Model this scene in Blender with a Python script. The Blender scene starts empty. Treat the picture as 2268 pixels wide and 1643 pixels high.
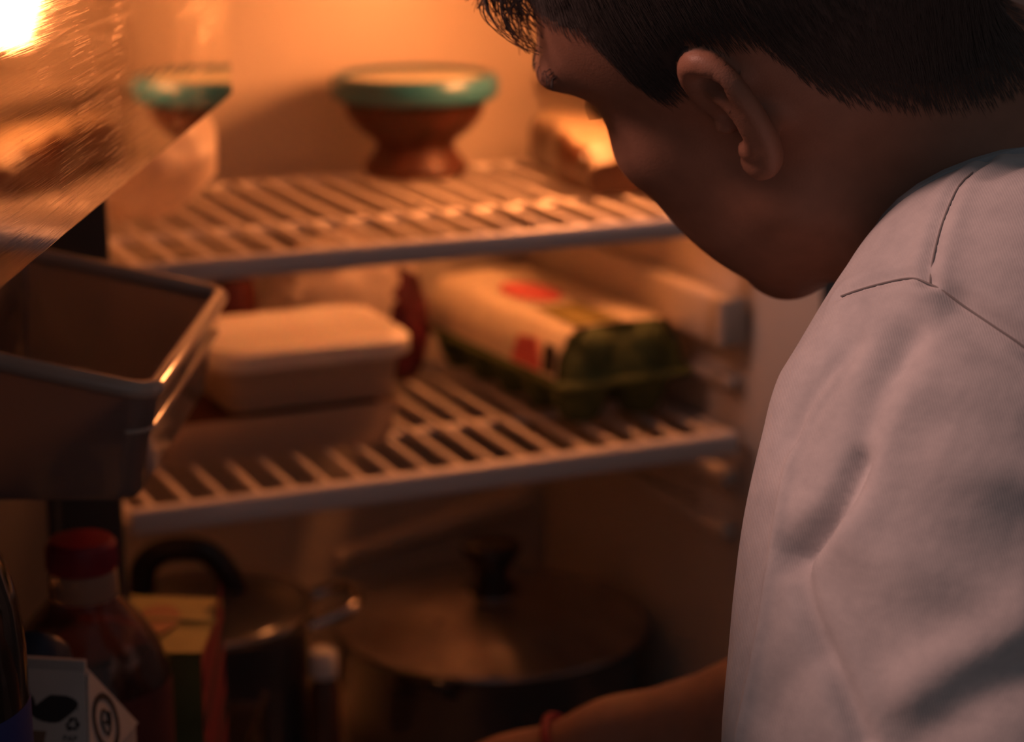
import bpy, math, random
import numpy as np
from mathutils import Vector, Matrix

# ------------------------------------------------------------------ camera, world, light
SC = bpy.context.scene
COL = SC.collection
YAW, PITCH, ROLL, FPX = 0.4135, 0.2491, -0.0063, 4896.24
CAM = np.array([-0.3463, -1.4698, 1.2292])
FWD = np.array([math.sin(YAW)*math.cos(PITCH), math.cos(YAW)*math.cos(PITCH), -math.sin(PITCH)])
RGT0 = np.array([math.cos(YAW), -math.sin(YAW), 0.0])
UP0 = np.cross(RGT0, FWD)
RGT = RGT0*math.cos(ROLL)+UP0*math.sin(ROLL)
UP = -RGT0*math.sin(ROLL)+UP0*math.cos(ROLL)
cd = bpy.data.cameras.new('camera'); cam = bpy.data.objects.new('camera', cd); COL.objects.link(cam)
cam.matrix_world = Matrix(((RGT[0],UP[0],-FWD[0],CAM[0]),(RGT[1],UP[1],-FWD[1],CAM[1]),(RGT[2],UP[2],-FWD[2],CAM[2]),(0,0,0,1)))
cd.sensor_width = 36.0; cd.clip_start = .02; cd.dof.aperture_fstop = 6.3; cd.lens = FPX/2268*36.0
cd.dof.use_dof = True; cd.dof.focus_distance = .93; cd.dof.aperture_blades = 7
SC.camera = cam
SC.view_settings.view_transform = 'Standard'; SC.view_settings.look = 'None'
SC.view_settings.exposure = 0.0; SC.view_settings.gamma = 1.0; SC.view_settings.use_curve_mapping = False

world = bpy.data.worlds.new('kitchen_dusk'); SC.world = world; world.use_nodes = True
wb = world.node_tree.nodes['Background']; wb.inputs[0].default_value = (.95, .93, .96, 1); wb.inputs[1].default_value = .060

def area_lamp(name, loc, target, size, power, color, sizey=None):
    d = bpy.data.lights.new(name, 'AREA'); d.size = size; d.energy = power; d.color = color
    if sizey: d.shape = 'RECTANGLE'; d.size_y = sizey
    o = bpy.data.objects.new(name, d); COL.objects.link(o); o.location = loc
    o.rotation_euler = (Vector(target)-Vector(loc)).to_track_quat('-Z', 'Y').to_euler()
    return o
LAMP_EMIT = 58.0
LAMP_COL = (1.0, .300, .082)
# warm ceiling lamp of the kitchen, high up behind the camera's left shoulder
_k = CAM[:2]+RGT0[:2]*-1.5+np.array([math.sin(YAW), math.cos(YAW)])*.80
area_lamp('ceiling_lamp', (_k[0], _k[1], 2.56), (.17, -.72, 1.0), .45, 30.0, (1.0, .50, .40))
# last daylight from a window far off on the left-hand side of the kitchen behind the camera
area_lamp('window_daylight', (-.9, -3.2, 1.7), (.2, -.6, .9), 1.0, .3, (.62, .76, 1.0))

def at(x, y, d):
    r = FWD + RGT*(x-1134)/FPX - UP*(y-821.5)/FPX
    return CAM + r*d
def onp(x, y, ax, v):
    r = FWD + RGT*(x-1134)/FPX - UP*(y-821.5)/FPX
    return CAM + r*((v-CAM[ax])/r[ax])

# ------------------------------------------------------------------ materials
MATS = {}
def mat(name, base, rough=.5, metal=0.0, noise=0.0, nscale=40, bump=0.0, bscale=120, sss=0.0, trans=0.0, coat=0.0, stretch=None, ior=1.45, sheen=0.0):
    m = bpy.data.materials.new(name); m.use_nodes = True; nt = m.node_tree; b = nt.nodes['Principled BSDF']
    b.inputs['Base Color'].default_value = (*base, 1); b.inputs['Roughness'].default_value = rough
    b.inputs['Metallic'].default_value = metal; b.inputs['IOR'].default_value = ior
    b.inputs['Transmission Weight'].default_value = trans; b.inputs['Coat Weight'].default_value = coat
    b.inputs['Sheen Weight'].default_value = sheen
    if sss:
        b.inputs['Subsurface Weight'].default_value = sss; b.inputs['Subsurface Radius'].default_value = (1, .35, .2); b.inputs['Subsurface Scale'].default_value = .008
    tc = nt.nodes.new('ShaderNodeTexCoord'); mp = nt.nodes.new('ShaderNodeMapping'); nt.links.new(tc.outputs['Object'], mp.inputs[0])
    if stretch: mp.inputs['Scale'].default_value = stretch
    if noise:
        n = nt.nodes.new('ShaderNodeTexNoise'); n.inputs['Scale'].default_value = nscale; n.inputs['Detail'].default_value = 5
        nt.links.new(mp.outputs[0], n.inputs['Vector'])
        r = nt.nodes.new('ShaderNodeValToRGB'); r.color_ramp.elements[0].position = .3; r.color_ramp.elements[1].position = .7
        r.color_ramp.elements[0].color = (*[c*(1-noise) for c in base], 1); r.color_ramp.elements[1].color = (*[min(1, c*(1+noise)) for c in base], 1)
        nt.links.new(n.outputs['Fac'], r.inputs[0]); nt.links.new(r.outputs[0], b.inputs['Base Color'])
    if bump:
        n = nt.nodes.new('ShaderNodeTexNoise'); n.inputs['Scale'].default_value = bscale; n.inputs['Detail'].default_value = 4
        nt.links.new(mp.outputs[0], n.inputs['Vector'])
        bp = nt.nodes.new('ShaderNodeBump'); bp.inputs['Strength'].default_value = bump; bp.inputs['Distance'].default_value = .002
        nt.links.new(n.outputs['Fac'], bp.inputs['Height']); nt.links.new(bp.outputs[0], b.inputs['Normal'])
    MATS[name] = m; return m

def clear_plastic(name, tint, rough=.05, milk=0.0, milkcol=(.7, .6, .5), boost=1.0, scratch=0.0, base_refl=0.0):
    """thin clear plastic: Fresnel mix of a see-through sheet and a glossy surface, some milky scatter, optional scratches"""
    m = bpy.data.materials.new(name); m.use_nodes = True; nt = m.node_tree; L = nt.links.new
    for n in list(nt.nodes):
        if n.type == 'BSDF_PRINCIPLED': nt.nodes.remove(n)
    out = [n for n in nt.nodes if n.type == 'OUTPUT_MATERIAL'][0]
    tr = nt.nodes.new('ShaderNodeBsdfTransparent'); tr.inputs[0].default_value = (*tint, 1)
    gl = nt.nodes.new('ShaderNodeBsdfGlossy'); gl.inputs['Roughness'].default_value = rough; gl.inputs[0].default_value = (.95, .95, .95, 1)
    fr = nt.nodes.new('ShaderNodeFresnel'); fr.inputs[0].default_value = 1.5
    mul = nt.nodes.new('ShaderNodeMath'); mul.operation = 'MULTIPLY_ADD'; mul.inputs[1].default_value = boost; mul.inputs[2].default_value = base_refl; mul.use_clamp = True
    L(fr.outputs[0], mul.inputs[0])
    df = nt.nodes.new('ShaderNodeBsdfDiffuse'); df.inputs[0].default_value = (*milkcol, 1)
    tl = nt.nodes.new('ShaderNodeBsdfTranslucent'); tl.inputs[0].default_value = (*milkcol, 1)
    ad = nt.nodes.new('ShaderNodeMixShader'); ad.inputs[0].default_value = .5; L(df.outputs[0], ad.inputs[1]); L(tl.outputs[0], ad.inputs[2])
    m1 = nt.nodes.new('ShaderNodeMixShader'); m1.inputs[0].default_value = milk; L(tr.outputs[0], m1.inputs[1]); L(ad.outputs[0], m1.inputs[2])
    m2 = nt.nodes.new('ShaderNodeMixShader'); L(mul.outputs[0], m2.inputs[0]); L(m1.outputs[0], m2.inputs[1]); L(gl.outputs[0], m2.inputs[2])
    last = m2
    if scratch:
        tc = nt.nodes.new('ShaderNodeTexCoord'); prev = None
        for ang, sc, thr in ((32, 1.0, .55), (48, 1.6, .57), (22, .8, .58), (40, 1.3, .58)):
            mp = nt.nodes.new('ShaderNodeMapping'); mp.inputs['Rotation'].default_value = (0, math.radians(ang), 0); mp.inputs['Scale'].default_value = (11*sc, 11*sc, 950*sc)
            L(tc.outputs['Object'], mp.inputs[0])
            n = nt.nodes.new('ShaderNodeTexNoise'); n.inputs['Scale'].default_value = 1.0; n.inputs['Detail'].default_value = 3; L(mp.outputs[0], n.inputs['Vector'])
            r = nt.nodes.new('ShaderNodeMapRange'); r.inputs[1].default_value = thr; r.inputs[2].default_value = thr+.10; L(n.outputs['Fac'], r.inputs[0])
            if prev is None: prev = r
            else:
                mx = nt.nodes.new('ShaderNodeMath'); mx.operation = 'MAXIMUM'; L(prev.outputs[0], mx.inputs[0]); L(r.outputs[0], mx.inputs[1]); prev = mx
        big = nt.nodes.new('ShaderNodeTexNoise'); big.inputs['Scale'].default_value = 14; L(tc.outputs['Object'], big.inputs['Vector'])
        br = nt.nodes.new('ShaderNodeMapRange'); br.inputs[1].default_value = .38; br.inputs[2].default_value = .62; L(big.outputs['Fac'], br.inputs[0])
        pr = nt.nodes.new('ShaderNodeMath'); pr.operation = 'MULTIPLY'; L(prev.outputs[0], pr.inputs[0]); L(br.outputs[0], pr.inputs[1])
        ps = nt.nodes.new('ShaderNodeMath'); ps.operation = 'MULTIPLY'; ps.inputs[1].default_value = scratch; L(pr.outputs[0], ps.inputs[0])
        g2 = nt.nodes.new('ShaderNodeBsdfGlossy'); g2.inputs['Roughness'].default_value = .42; g2.inputs[0].default_value = (.95, .85, .75, 1)
        sm = nt.nodes.new('ShaderNodeMixShader'); L(ps.outputs[0], sm.inputs[0]); L(last.outputs[0], sm.inputs[1]); L(g2.outputs[0], sm.inputs[2]); last = sm
        bp = nt.nodes.new('ShaderNodeBump'); bp.inputs['Strength'].default_value = .014; bp.inputs['Distance'].default_value = .0003
        L(prev.outputs[0], bp.inputs['Height']); L(bp.outputs[0], gl.inputs['Normal'])
    L(last.outputs[0], out.inputs[0]); MATS[name] = m; return m

def emitter(name, col, s):
    m = bpy.data.materials.new(name); m.use_nodes = True; b = m.node_tree.nodes['Principled BSDF']
    b.inputs['Base Color'].default_value = (.8, .8, .8, 1); b.inputs['Emission Color'].default_value = (*col, 1); b.inputs['Emission Strength'].default_value = s
    MATS[name] = m; return m

LINER = mat('white_liner', (.60, .53, .46), .38, noise=.03, nscale=12, bump=.05, bscale=300)
WIRE = mat('white_coated_wire', (.84, .78, .74), .32)
RAILM = mat('white_shelf_trim', (.80, .74, .72), .38)
SIDEPAINT = mat('grey_enamel', (.10, .095, .095), .45, noise=.05)
DOORLINER = mat('door_liner_shade_grey', (.10, .092, .092), .45, noise=.04)  # dark tone stands in for shade on a white liner
GASKET = mat('rubber_gasket', (.06, .06, .06), .6)
KWALL = mat('kitchen_plaster', (.30, .28, .27), .8, noise=.06, nscale=8, bump=.1)
KFLOOR = mat('kitchen_floor_tile', (.16, .13, .11), .45, noise=.1, nscale=6)
BINCLEAR = clear_plastic('scratched_clear_plastic', (.86, .74, .66), .035, milk=.30, milkcol=(.55, .36, .24), boost=1.9, scratch=.30, base_refl=.14)
BINPLAIN = clear_plastic('clear_plastic', (.86, .76, .70), .06, milk=.06, milkcol=(.5, .4, .35))
BINSMOKE = clear_plastic('smoky_plastic', (.50, .42, .40), .10, milk=.66, milkcol=(.46, .40, .39), boost=1.1)
RIMM = mat('smoky_plastic_rim', (.50, .40, .34), .16, coat=.6)
BOTTLE = clear_plastic('clear_bottle', (.90, .82, .78), .06, milk=.06, boost=1.0)
GLASS = clear_plastic('lid_glass', (.35, .28, .26), .06, milk=.02, boost=1.0)
TUB = clear_plastic('frosted_tub', (.70, .55, .45), .28, milk=.74, milkcol=(.80, .66, .56), boost=.8)
BAGP = clear_plastic('thin_bag_film', (.9, .85, .8), .45, milk=.94, milkcol=(.86, .74, .66), boost=.8)
STEEL = mat('steel', (.45, .42, .40), .22, metal=1.0, noise=.08, nscale=60)
DARKSTEEL = mat('dark_enamel', (.05, .047, .050), .28, coat=.4)
LIDSTEEL = mat('tarnished_lid_steel', (.42, .37, .35), .34, metal=.9, noise=.15, nscale=30)
BAKELITE = mat('black_bakelite', (.018, .016, .016), .3, coat=.3)
TEAL = mat('teal_lid', (.018, .100, .150), .30, coat=.2)
LIDPALE = mat('pale_lid_centre', (.52, .52, .40), .30)
STEW = mat('dark_stew', (.075, .017, .013), .75, noise=.6, nscale=60, bump=.4)
BOWLP = clear_plastic('bowl_plastic', (.62, .46, .38), .40, milk=.10, milkcol=(.6, .3, .22), boost=.35)
WHITEP = mat('white_plastic', (.80, .74, .68), .35, sss=.1)
CREAM = mat('cream_card', (.84, .74, .56), .6, noise=.08, nscale=60)
PULP = mat('green_pulp', (.085, .12, .045), .8, noise=.18, nscale=120, bump=.5, bscale=400)
PINK = mat('pink_print', (.75, .16, .16), .6)
DARKPRINT = mat('dark_print', (.035, .030, .032), .6)
REDP = mat('red_cap', (.24, .012, .035), .38, bump=.05)
BLUEP = mat('navy_cap', (.012, .020, .050), .42)
BLUELAB = mat('blue_label', (.03, .05, .22), .45)
MILKCARD = mat('milk_card', (.58, .52, .48), .55, noise=.05, nscale=40)
BROWNP = mat('brown_print', (.22, .13, .09), .6)
JUICETOP = mat('juice_card_yellow', (.55, .46, .16), .55, noise=.15, nscale=35)
JUICESIDE = mat('juice_card_green', (.13, .14, .045), .55, noise=.25, nscale=25)
JUICERED = mat('juice_card_red', (.36, .07, .06), .55)
BEET = mat('purple_cabbage', (.06, .007, .016), .35, noise=.7, nscale=45, bump=.6, bscale=60)
JARRED = mat('dark_red_sauce', (.07, .012, .012), .3)
LOAFD = mat('brown_wrapper_shaded', (.10, .045, .026), .34, noise=.35, nscale=18, coat=.2)  # brown print, darkened further to hold the shade on the side
LOAFT = mat('cream_print_and_lit_top', (.32, .25, .17), .4, noise=.15, nscale=20)  # cream of the band; on the top it holds the lamplight in colour
LIQ = mat('dark_red_drink', (.085, .022, .020), .15)
LABELDR = mat('dark_red_label', (.10, .028, .028), .5, noise=.3, nscale=30)
SKIN = mat('skin', (.36, .175, .115), .50, noise=.08, nscale=90, bump=.12, bscale=900, sss=.12)
LIPS = mat('lip_skin', (.40, .15, .12), .45)
HAIR = mat('black_hair', (.060, .048, .046), .6)
HAIRS = mat('short_hair_strand', (.105, .085, .078), .55)
EYEW = mat('eye_white', (.7, .66, .62), .2)
IRIS = mat('dark_iris', (.03, .015, .01), .15)
TROUS = mat('dark_trousers', (.03, .032, .04), .8, noise=.1, bump=.2)
SHOE = mat('black_shoe', (.02, .02, .02), .5)
BRACE = mat('crimson_cord', (.30, .012, .035), .6, bump=.5, bscale=600)
SEAMM = mat('seam_thread', (.30, .28, .28), .85)
COLLARM = mat('collar_rib', (.42, .46, .50), .85, bump=.3, bscale=900)

def shirt_material():
    m = bpy.data.materials.new('white_cotton_jersey'); m.use_nodes = True; nt = m.node_tree; L = nt.links.new
    b = nt.nodes['Principled BSDF']; b.inputs['Roughness'].default_value = .9; b.inputs['Sheen Weight'].default_value = .25
    tc = nt.nodes.new('ShaderNodeTexCoord')
    n = nt.nodes.new('ShaderNodeTexNoise'); n.inputs['Scale'].default_value = 55; n.inputs['Detail'].default_value = 8; n.inputs['Roughness'].default_value = .7
    mp0 = nt.nodes.new('ShaderNodeMapping'); mp0.inputs['Scale'].default_value = (1, 1, 1.6); L(tc.outputs['Object'], mp0.inputs[0]); L(mp0.outputs[0], n.inputs['Vector'])
    r = nt.nodes.new('ShaderNodeValToRGB'); r.color_ramp.elements[0].position = .3; r.color_ramp.elements[1].position = .72
    r.color_ramp.elements[0].color = (.55, .54, .56, 1); r.color_ramp.elements[1].color = (.70, .68, .69, 1)
    L(n.outputs['Fac'], r.inputs[0]); L(r.outputs[0], b.inputs['Base Color'])
    # jersey ribs running down the sleeve, crossed by finer courses
    mp = nt.nodes.new('ShaderNodeMapping'); mp.inputs['Rotation'].default_value = (0, math.radians(14), YAW); L(tc.outputs['Object'], mp.inputs[0])
    w = nt.nodes.new('ShaderNodeTexWave'); w.wave_type = 'BANDS'; w.bands_direction = 'X'; w.inputs['Scale'].default_value = 290; w.inputs['Distortion'].default_value = 1.2; w.inputs['Detail'].default_value = 2; w.inputs['Detail Scale'].default_value = .6
    L(mp.outputs[0], w.inputs['Vector'])
    w2 = nt.nodes.new('ShaderNodeTexNoise'); w2.inputs['Scale'].default_value = 900; w2.inputs['Detail'].default_value = 3; L(mp.outputs[0], w2.inputs['Vector'])
    ad = nt.nodes.new('ShaderNodeMath'); ad.operation = 'ADD'; L(w.outputs['Fac'], ad.inputs[0]); L(w2.outputs['Fac'], ad.inputs[1])
    bp = nt.nodes.new('ShaderNodeBump'); bp.inputs['Strength'].default_value = .15; bp.inputs['Distance'].default_value = .0004
    L(ad.outputs[0], bp.inputs['Height'])
    n3 = nt.nodes.new('ShaderNodeTexNoise'); n3.inputs['Scale'].default_value = 26; n3.inputs['Detail'].default_value = 3; L(tc.outputs['Object'], n3.inputs['Vector'])
    bp2 = nt.nodes.new('ShaderNodeBump'); bp2.inputs['Strength'].default_value = .5; bp2.inputs['Distance'].default_value = .004
    L(n3.outputs['Fac'], bp2.inputs['Height']); L(bp.outputs[0], bp2.inputs['Normal']); L(bp2.outputs[0], b.inputs['Normal'])
    return m
SHIRT = shirt_material()

# ------------------------------------------------------------------ mesh helpers
ORG = {}
class MB:
    def __init__(s): s.v = []; s.f = []
    def add(s, V, F):
        o = len(s.v); s.v += [tuple(map(float, p)) for p in V]; s.f += [tuple(i+o for i in q) for q in F]; return s
    def box(s, lo, hi, bev=0.0, fr=None):
        """box with chamfered edges; fr maps local to world"""
        lo = np.array(lo, float); hi = np.array(hi, float)
        b = min(bev, *(abs(hi-lo)*.45)) if bev else 0
        if not b:
            V = [(x, y, z) for x in (lo[0], hi[0]) for y in (lo[1], hi[1]) for z in (lo[2], hi[2])]
            F = [(0, 1, 3, 2), (4, 6, 7, 5), (0, 4, 5, 1), (2, 3, 7, 6), (0, 2, 6, 4), (1, 5, 7, 3)]
        else:
            import bmesh
            bm = bmesh.new(); bmesh.ops.create_cube(bm, size=1)
            for v in bm.verts:
                for i in range(3): v.co[i] = lo[i] if v.co[i] < 0 else hi[i]
            bmesh.ops.bevel(bm, geom=list(bm.edges), offset=b, segments=3, profile=.5, affect='EDGES')
            bm.verts.index_update(); V = [tuple(v.co) for v in bm.verts]; F = [tuple(v.index for v in f.verts) for f in bm.faces]; bm.free()
        if fr: V = [fr(p) for p in V]
        return s.add(V, F)
    def tube(s, path, r, n=10, closed=False, cap=True, flat=1.0):
        P = [np.array(p, float) for p in path]; m = len(P); V = []; F = []
        rs = r if hasattr(r, '__len__') else [r]*m
        prev = None
        for i, p in enumerate(P):
            a = P[(i-1) % m] if (closed or i > 0) else p; b = P[(i+1) % m] if (closed or i < m-1) else p
            t = b-a; t = t/(np.linalg.norm(t)+1e-12)
            if prev is None:
                h = np.array([0, 0, 1.]) if abs(t[2]) < .9 else np.array([1., 0, 0]); u = np.cross(t, h)
            else: u = prev-t*(prev@t)
            u /= np.linalg.norm(u)+1e-12; w = np.cross(t, u); prev = u
            for k in range(n):
                an = 2*math.pi*k/n; V.append(p+rs[i]*(math.cos(an)*u+math.sin(an)*w*flat))
        for i in range(m if closed else m-1):
            for k in range(n):
                F.append((i*n+k, i*n+(k+1) % n, ((i+1) % m)*n+(k+1) % n, ((i+1) % m)*n+k))
        if cap and not closed: F += [tuple(range(n))[::-1], tuple((m-1)*n+k for k in range(n))]
        return s.add(V, F)
    def lathe(s, prof, c=(0, 0, 0), n=40, cap0=True, cap1=True, fr=None):
        V = []; F = []; m = len(prof)
        for r, z in prof:
            for k in range(n):
                a = 2*math.pi*k/n; V.append((c[0]+r*math.cos(a), c[1]+r*math.sin(a), c[2]+z))
        for i in range(m-1):
            for k in range(n): F.append((i*n+k, i*n+(k+1) % n, (i+1)*n+(k+1) % n, (i+1)*n+k))
        if cap0: F.append(tuple(range(n))[::-1])
        if cap1: F.append(tuple((m-1)*n+k for k in range(n)))
        if fr: V = [fr(p) for p in V]
        return s.add(V, F)
    def poly(s, pts, th, nrm):
        """flat polygon given thickness along nrm"""
        P = [np.array(p, float) for p in pts]; q = np.array(nrm, float)*th; n = len(P)
        return s.add(P+[p+q for p in P], [tuple(range(n))[::-1], tuple(range(n, 2*n))]+[(i, (i+1) % n, n+(i+1) % n, n+i) for i in range(n)])

def root(name, loc, label, cat, group=None):
    o = bpy.data.objects.new(name, None); COL.objects.link(o); o.location = tuple(map(float, loc)); o.empty_display_size = .02
    o['label'] = label; o['category'] = cat
    if group: o['group'] = group
    ORG[o.name] = np.array(loc, float); return o
def obj(name, mb, m, parent=None, smooth=True, loc=None, label=None, cat=None, group=None, kind=None, auto=40):
    org = ORG[parent.name] if parent is not None else (np.array(loc, float) if loc is not None else np.zeros(3))
    me = bpy.data.meshes.new(name)
    if isinstance(mb, MB): V, F = np.array(mb.v), mb.f
    else: V, F = mb
    V = np.asarray(V, float)-org
    if not isinstance(F, list): F = F.tolist()
    me.from_pydata(V.tolist(), [], F); me.update()
    me.materials.append(m)
    if smooth:
        me.polygons.foreach_set('use_smooth', [True]*len(me.polygons))
        if auto: me.set_sharp_from_angle(angle=math.radians(auto))
    o = bpy.data.objects.new(name, me); COL.objects.link(o)
    if parent is not None: o.parent = parent
    else: o.location = tuple(org)
    ORG[o.name] = org
    if label: o['label'] = label
    if cat: o['category'] = cat
    if group: o['group'] = group
    if kind: o['kind'] = kind
    return o
def smoothpath(pts, k=6):
    P = [np.array(p, float) for p in pts]; out = []
    for i in range(len(P)-1):
        a, b, c, d = P[max(i-1, 0)], P[i], P[i+1], P[min(i+2, len(P)-1)]
        for j in range(k):
            t = j/k; out.append(.5*((2*b)+(c-a)*t+(2*a-5*b+4*c-d)*t*t+(3*b-a-3*c+d)*t**3))
    out.append(P[-1]); return out

# ------------------------------------------------------------------ kitchen shell
def struct(name, lo, hi, m):
    return obj(name, MB().box(lo, hi), m, smooth=False, kind='structure')
struct('floor', (-2.2, -4.2, -.05), (2.2, .62, 0), KFLOOR)
struct('wall_back', (-2.2, .56, 0), (2.2, .62, 2.6), KWALL)
struct('wall_right', (2.14, -4.2, 0), (2.2, .56, 2.6), KWALL)

# ------------------------------------------------------------------ refrigerator
W, DP_, ZF, ZT = .50, .389, .43, 1.24
Z0, Z1 = .75, .7500+.1758
fr_ = root('refrigerator', (.25, .2, 0), 'open refrigerator with white glowing interior and its door swung wide to the left', 'refrigerator')
obj('back_wall', MB().box((-.04, DP_, .40), (.54, .45, 1.27)), LINER, fr_, False)
obj('left_wall', MB().box((-.034, .0, .40), (0, DP_, 1.27), .003), LINER, fr_)
V = [(x, y, z) for z in (.40, 1.27) for x, y in ((.5, DP_), (.5, .040), (.506, .010), (.520, -.016), (.542, -.040), (.545, DP_))]
obj('right_wall', MB().add(V, [(i, (i+1) % 6, 6+(i+1) % 6, 6+i) for i in range(6)]+[(5, 4, 3, 2, 1, 0), tuple(range(6, 12))]), LINER, fr_, auto=60)
obj('shade_strip', MB().box((-.072, -.008, .40), (-.0025, 0, 1.27), .002), GASKET, fr_, label='added dark strip standing in for shade on the cabinet edge at the hinge side')  # dark strip added over the white edge to stand in for shade
obj('interior_ceiling', MB().box((0, .0, ZT), (.5, DP_, 1.27)), LINER, fr_, False)
obj('interior_floor', MB().box((0, .0, .40), (.5, DP_, ZF)), LINER, fr_, False)
obj('side_panel', MB().box((-.05, .004, .03), (-.034, .45, 1.30)), SIDEPAINT, fr_, False, label='dark grey outer side panel')
obj('side_panel', MB().box((.545, .004, .03), (.555, .45, 1.30)), SIDEPAINT, fr_, False)
obj('top_panel', MB().box((-.034, .0, 1.27), (.545, .45, 1.30)), SIDEPAINT, fr_, False)
obj('freezer_drawer', MB().box((-.045, -.05, .05), (.55, .0, .39), .008), SIDEPAINT, fr_)
obj('plinth', MB().box((-.034, .02, .0), (.545, .44, .05)), SIDEPAINT, fr_, False)
# ribs moulded into the right wall that carry the shelves
for z0, z1, y0, th in ((.818, .858, .004, .022), (.782, .792, .010, .012), (.700, .716, .012, .014), (.655, .668, .014, .012), (.985, .998, .012, .012)):
    obj('shelf_rib', MB().box((.5-th, y0, z0), (.503, .375, z1), .004), LINER, fr_)
for z0, z1 in ((.728, .738), (.905, .915)):
    obj('shelf_rib', MB().box((-.003, .017, z0), (.010, .375, z1), .004), LINER, fr_)
# sloping drip channel moulded across the back wall
mb = MB(); a = onp(1165, 1100, 1, .389); b = onp(745, 1238, 1, .389); pts = [a+(b-a)*t for t in np.linspace(0, 1, 12)]
mb.tube(pts, [.0170-.008*t for t in np.linspace(0, 1, 12)], 12, flat=1.0)
obj('drip_channel', mb, LINER, fr_)
# lamp on the right wall, above the bread
lm = emitter('fridge_lamp_glow', LAMP_COL, LAMP_EMIT)
obj('lamp_housing', MB().box((.450, .062, 1.040), (.502, .176, 1.13), .004).box((.392, .056, 1.034), (.475, .063, 1.13), .001).box((.396, .062, 1.1265), (.475, .176, 1.132), .001), WHITEP, fr_, label='lamp and thermostat housing')
lens = obj('lamp_lens', MB().add([(x, y, z) for y in (.068, .164) for x, z in ((.450, 1.046), (.438, 1.046), (.402, 1.125), (.450, 1.125))], [(0, 3, 2, 1), (4, 5, 6, 7), (0, 1, 5, 4), (1, 2, 6, 5), (2, 3, 7, 6), (3, 0, 4, 7)]), lm, fr_, False, label='glowing lamp lens')

# door frame coordinates: t runs along the door towards the hinge, n from the bin fronts to the door
TD = np.array([math.sin(YAW+math.radians(1.6)), math.cos(YAW+math.radians(1.6)), 0]); ND = np.array([-TD[1], TD[0], 0]); BD = np.array([.061, -.097, 0])
def D(p): return BD+TD*p[0]+ND*p[1]+np.array([0, 0, p[2]])
door = obj('door', MB().box((-.645, .1315, .40), (-.0, .185, 1.30), .008, D), DOORLINER, fr_, label='open door, inner liner darkened to stand in for shade')
obj('gasket', MB().tube([D((-.63,   .1295, .42)), D((-.012,   .1295, .42)), D((-.012,   .1295, 1.265)), D((-.63,   .1295, 1.265))], .005, 6, closed=True), GASKET, door)
obj('door_skin', MB().box((-.645, .185, .40), (0, .195, 1.30), .004, D), SIDEPAINT, door)

# ------------------------------------------------------------------ wire shelves
def wire_shelf(z, label, railh):
    s = root('wire_shelf', (.25, .17, z), label, 'shelf', 'white wire shelves in the refrigerator')
    obj('front_rail', MB().box((.004, .0, z-railh), (.496, .013, z), .0045), RAILM, s)
    obj('rear_rail', MB().tube([(.004, .3257, z-.006), (.496, .3257, z-.006)], .0036, 10), WIRE, s)
    obj('cross_wire', MB().tube([(.006, .133, z-.0075), (.494, .133, z-.0075)], .0034, 10), WIRE, s)
    for x in (.007, .493): obj('side_wire', MB().tube([(x, .006, z-.006), (x, .3257, z-.006)], .0034, 10), WIRE, s)
    first = None
    for i in range(18):
        x = .0242+.0266*i
        if first is None:
            first = obj('shelf_wire', MB().tube([(x, .008, z-.004), (x, .16, z-.0029), (x, .322, z-.0029), (x, .3275, z-.005), (x, .329, z-.012)], .0026, 8), WIRE, s)
        else:
            o = first.copy(); COL.objects.link(o); o.parent = s; o.location = (.0266*i, 0, 0)
    return s
wire_shelf(Z1, 'upper white wire shelf carrying the bowl with a teal lid', .0165)
wire_shelf(Z0, 'lower white wire shelf carrying the green egg carton', .020)

# ------------------------------------------------------------------ upper shelf contents
c = onp(921, 384, 2, Z1)
bw = root('lidded_bowl', c, 'small footed bowl of dark food with round teal lid on the upper shelf', 'bowl')
prof = [(.042, 0), (.045, .004), (.043, .011), (.037, .018), (.033, .024), (.036, .030), (.048, .039), (.057, .050), (.061, .062), (.063, .072)]
obj('bowl_body', MB().lathe(prof, c, 48, True, False), BOWLP, bw)
obj('contents', MB().lathe([(.038, .002), (.041, .006), (.035, .018), (.031, .024), (.034, .030), (.046, .040), (.0545, .051), (.058, .062), (.030, .066), (.001, .067)], c, 40), STEW, bw, label='dark red-brown food')
lid = obj('bowl_lid', MB().lathe([(.060, .066), (.069, .066), (.0715, .069), (.0722, .078), (.0700, .0845), (.0655, .0862), (.0615, .0845), (.0600, .0815), (.001, .0805)], c, 64), TEAL, bw, label='teal snap-on lid')
obj('lid_centre', MB().lathe([(.0598, .0800), (.0580, .0828), (.040, .0835), (.001, .0835)], c, 48, False, True), LIDPALE, lid, label='pale translucent lid centre')

# crumpled clear bag, left end of the upper shelf
from mathutils import noise as mnoise
def blob(c, r, amp, freq, seed, nu=56, nv=34, flatz=True, power=1.0, ridge=True):
    V = []; F = []
    for j in range(nv+1):
        th = math.pi*j/nv
        for i in range(nu):
            ph = 2*math.pi*i/nu
            d = Vector((math.sin(th)*math.cos(ph), math.sin(th)*math.sin(ph), math.cos(th)))
            q = d*freq+Vector((seed, seed*1.7, seed*.3))
            k = mnoise.noise(q)*.6+(1-2*abs(mnoise.noise(q*2.1)))*.4*(1 if ridge else 0)
            s = 1+amp*k
            p = [c[a]+d[a]*r[a]*s for a in range(3)]
            if flatz: p[2] = max(p[2], c[2]-r[2]*.93)
            V.append(p)
    for j in range(nv):
        for i in range(nu): F.append((j*nu+i, (j+1)*nu+i, (j+1)*nu+(i+1) % nu, j*nu+(i+1) % nu))
    return MB().add(V, F)
obj('plastic_bag', blob((.066, .205, Z1+.052), (.066, .070, .056), .30, 1.7, 4.3, ridge=False), BAGP, loc=(.072, .205, Z1), label='crumpled clear plastic bag at the left end of the upper shelf', cat='bag')

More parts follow.
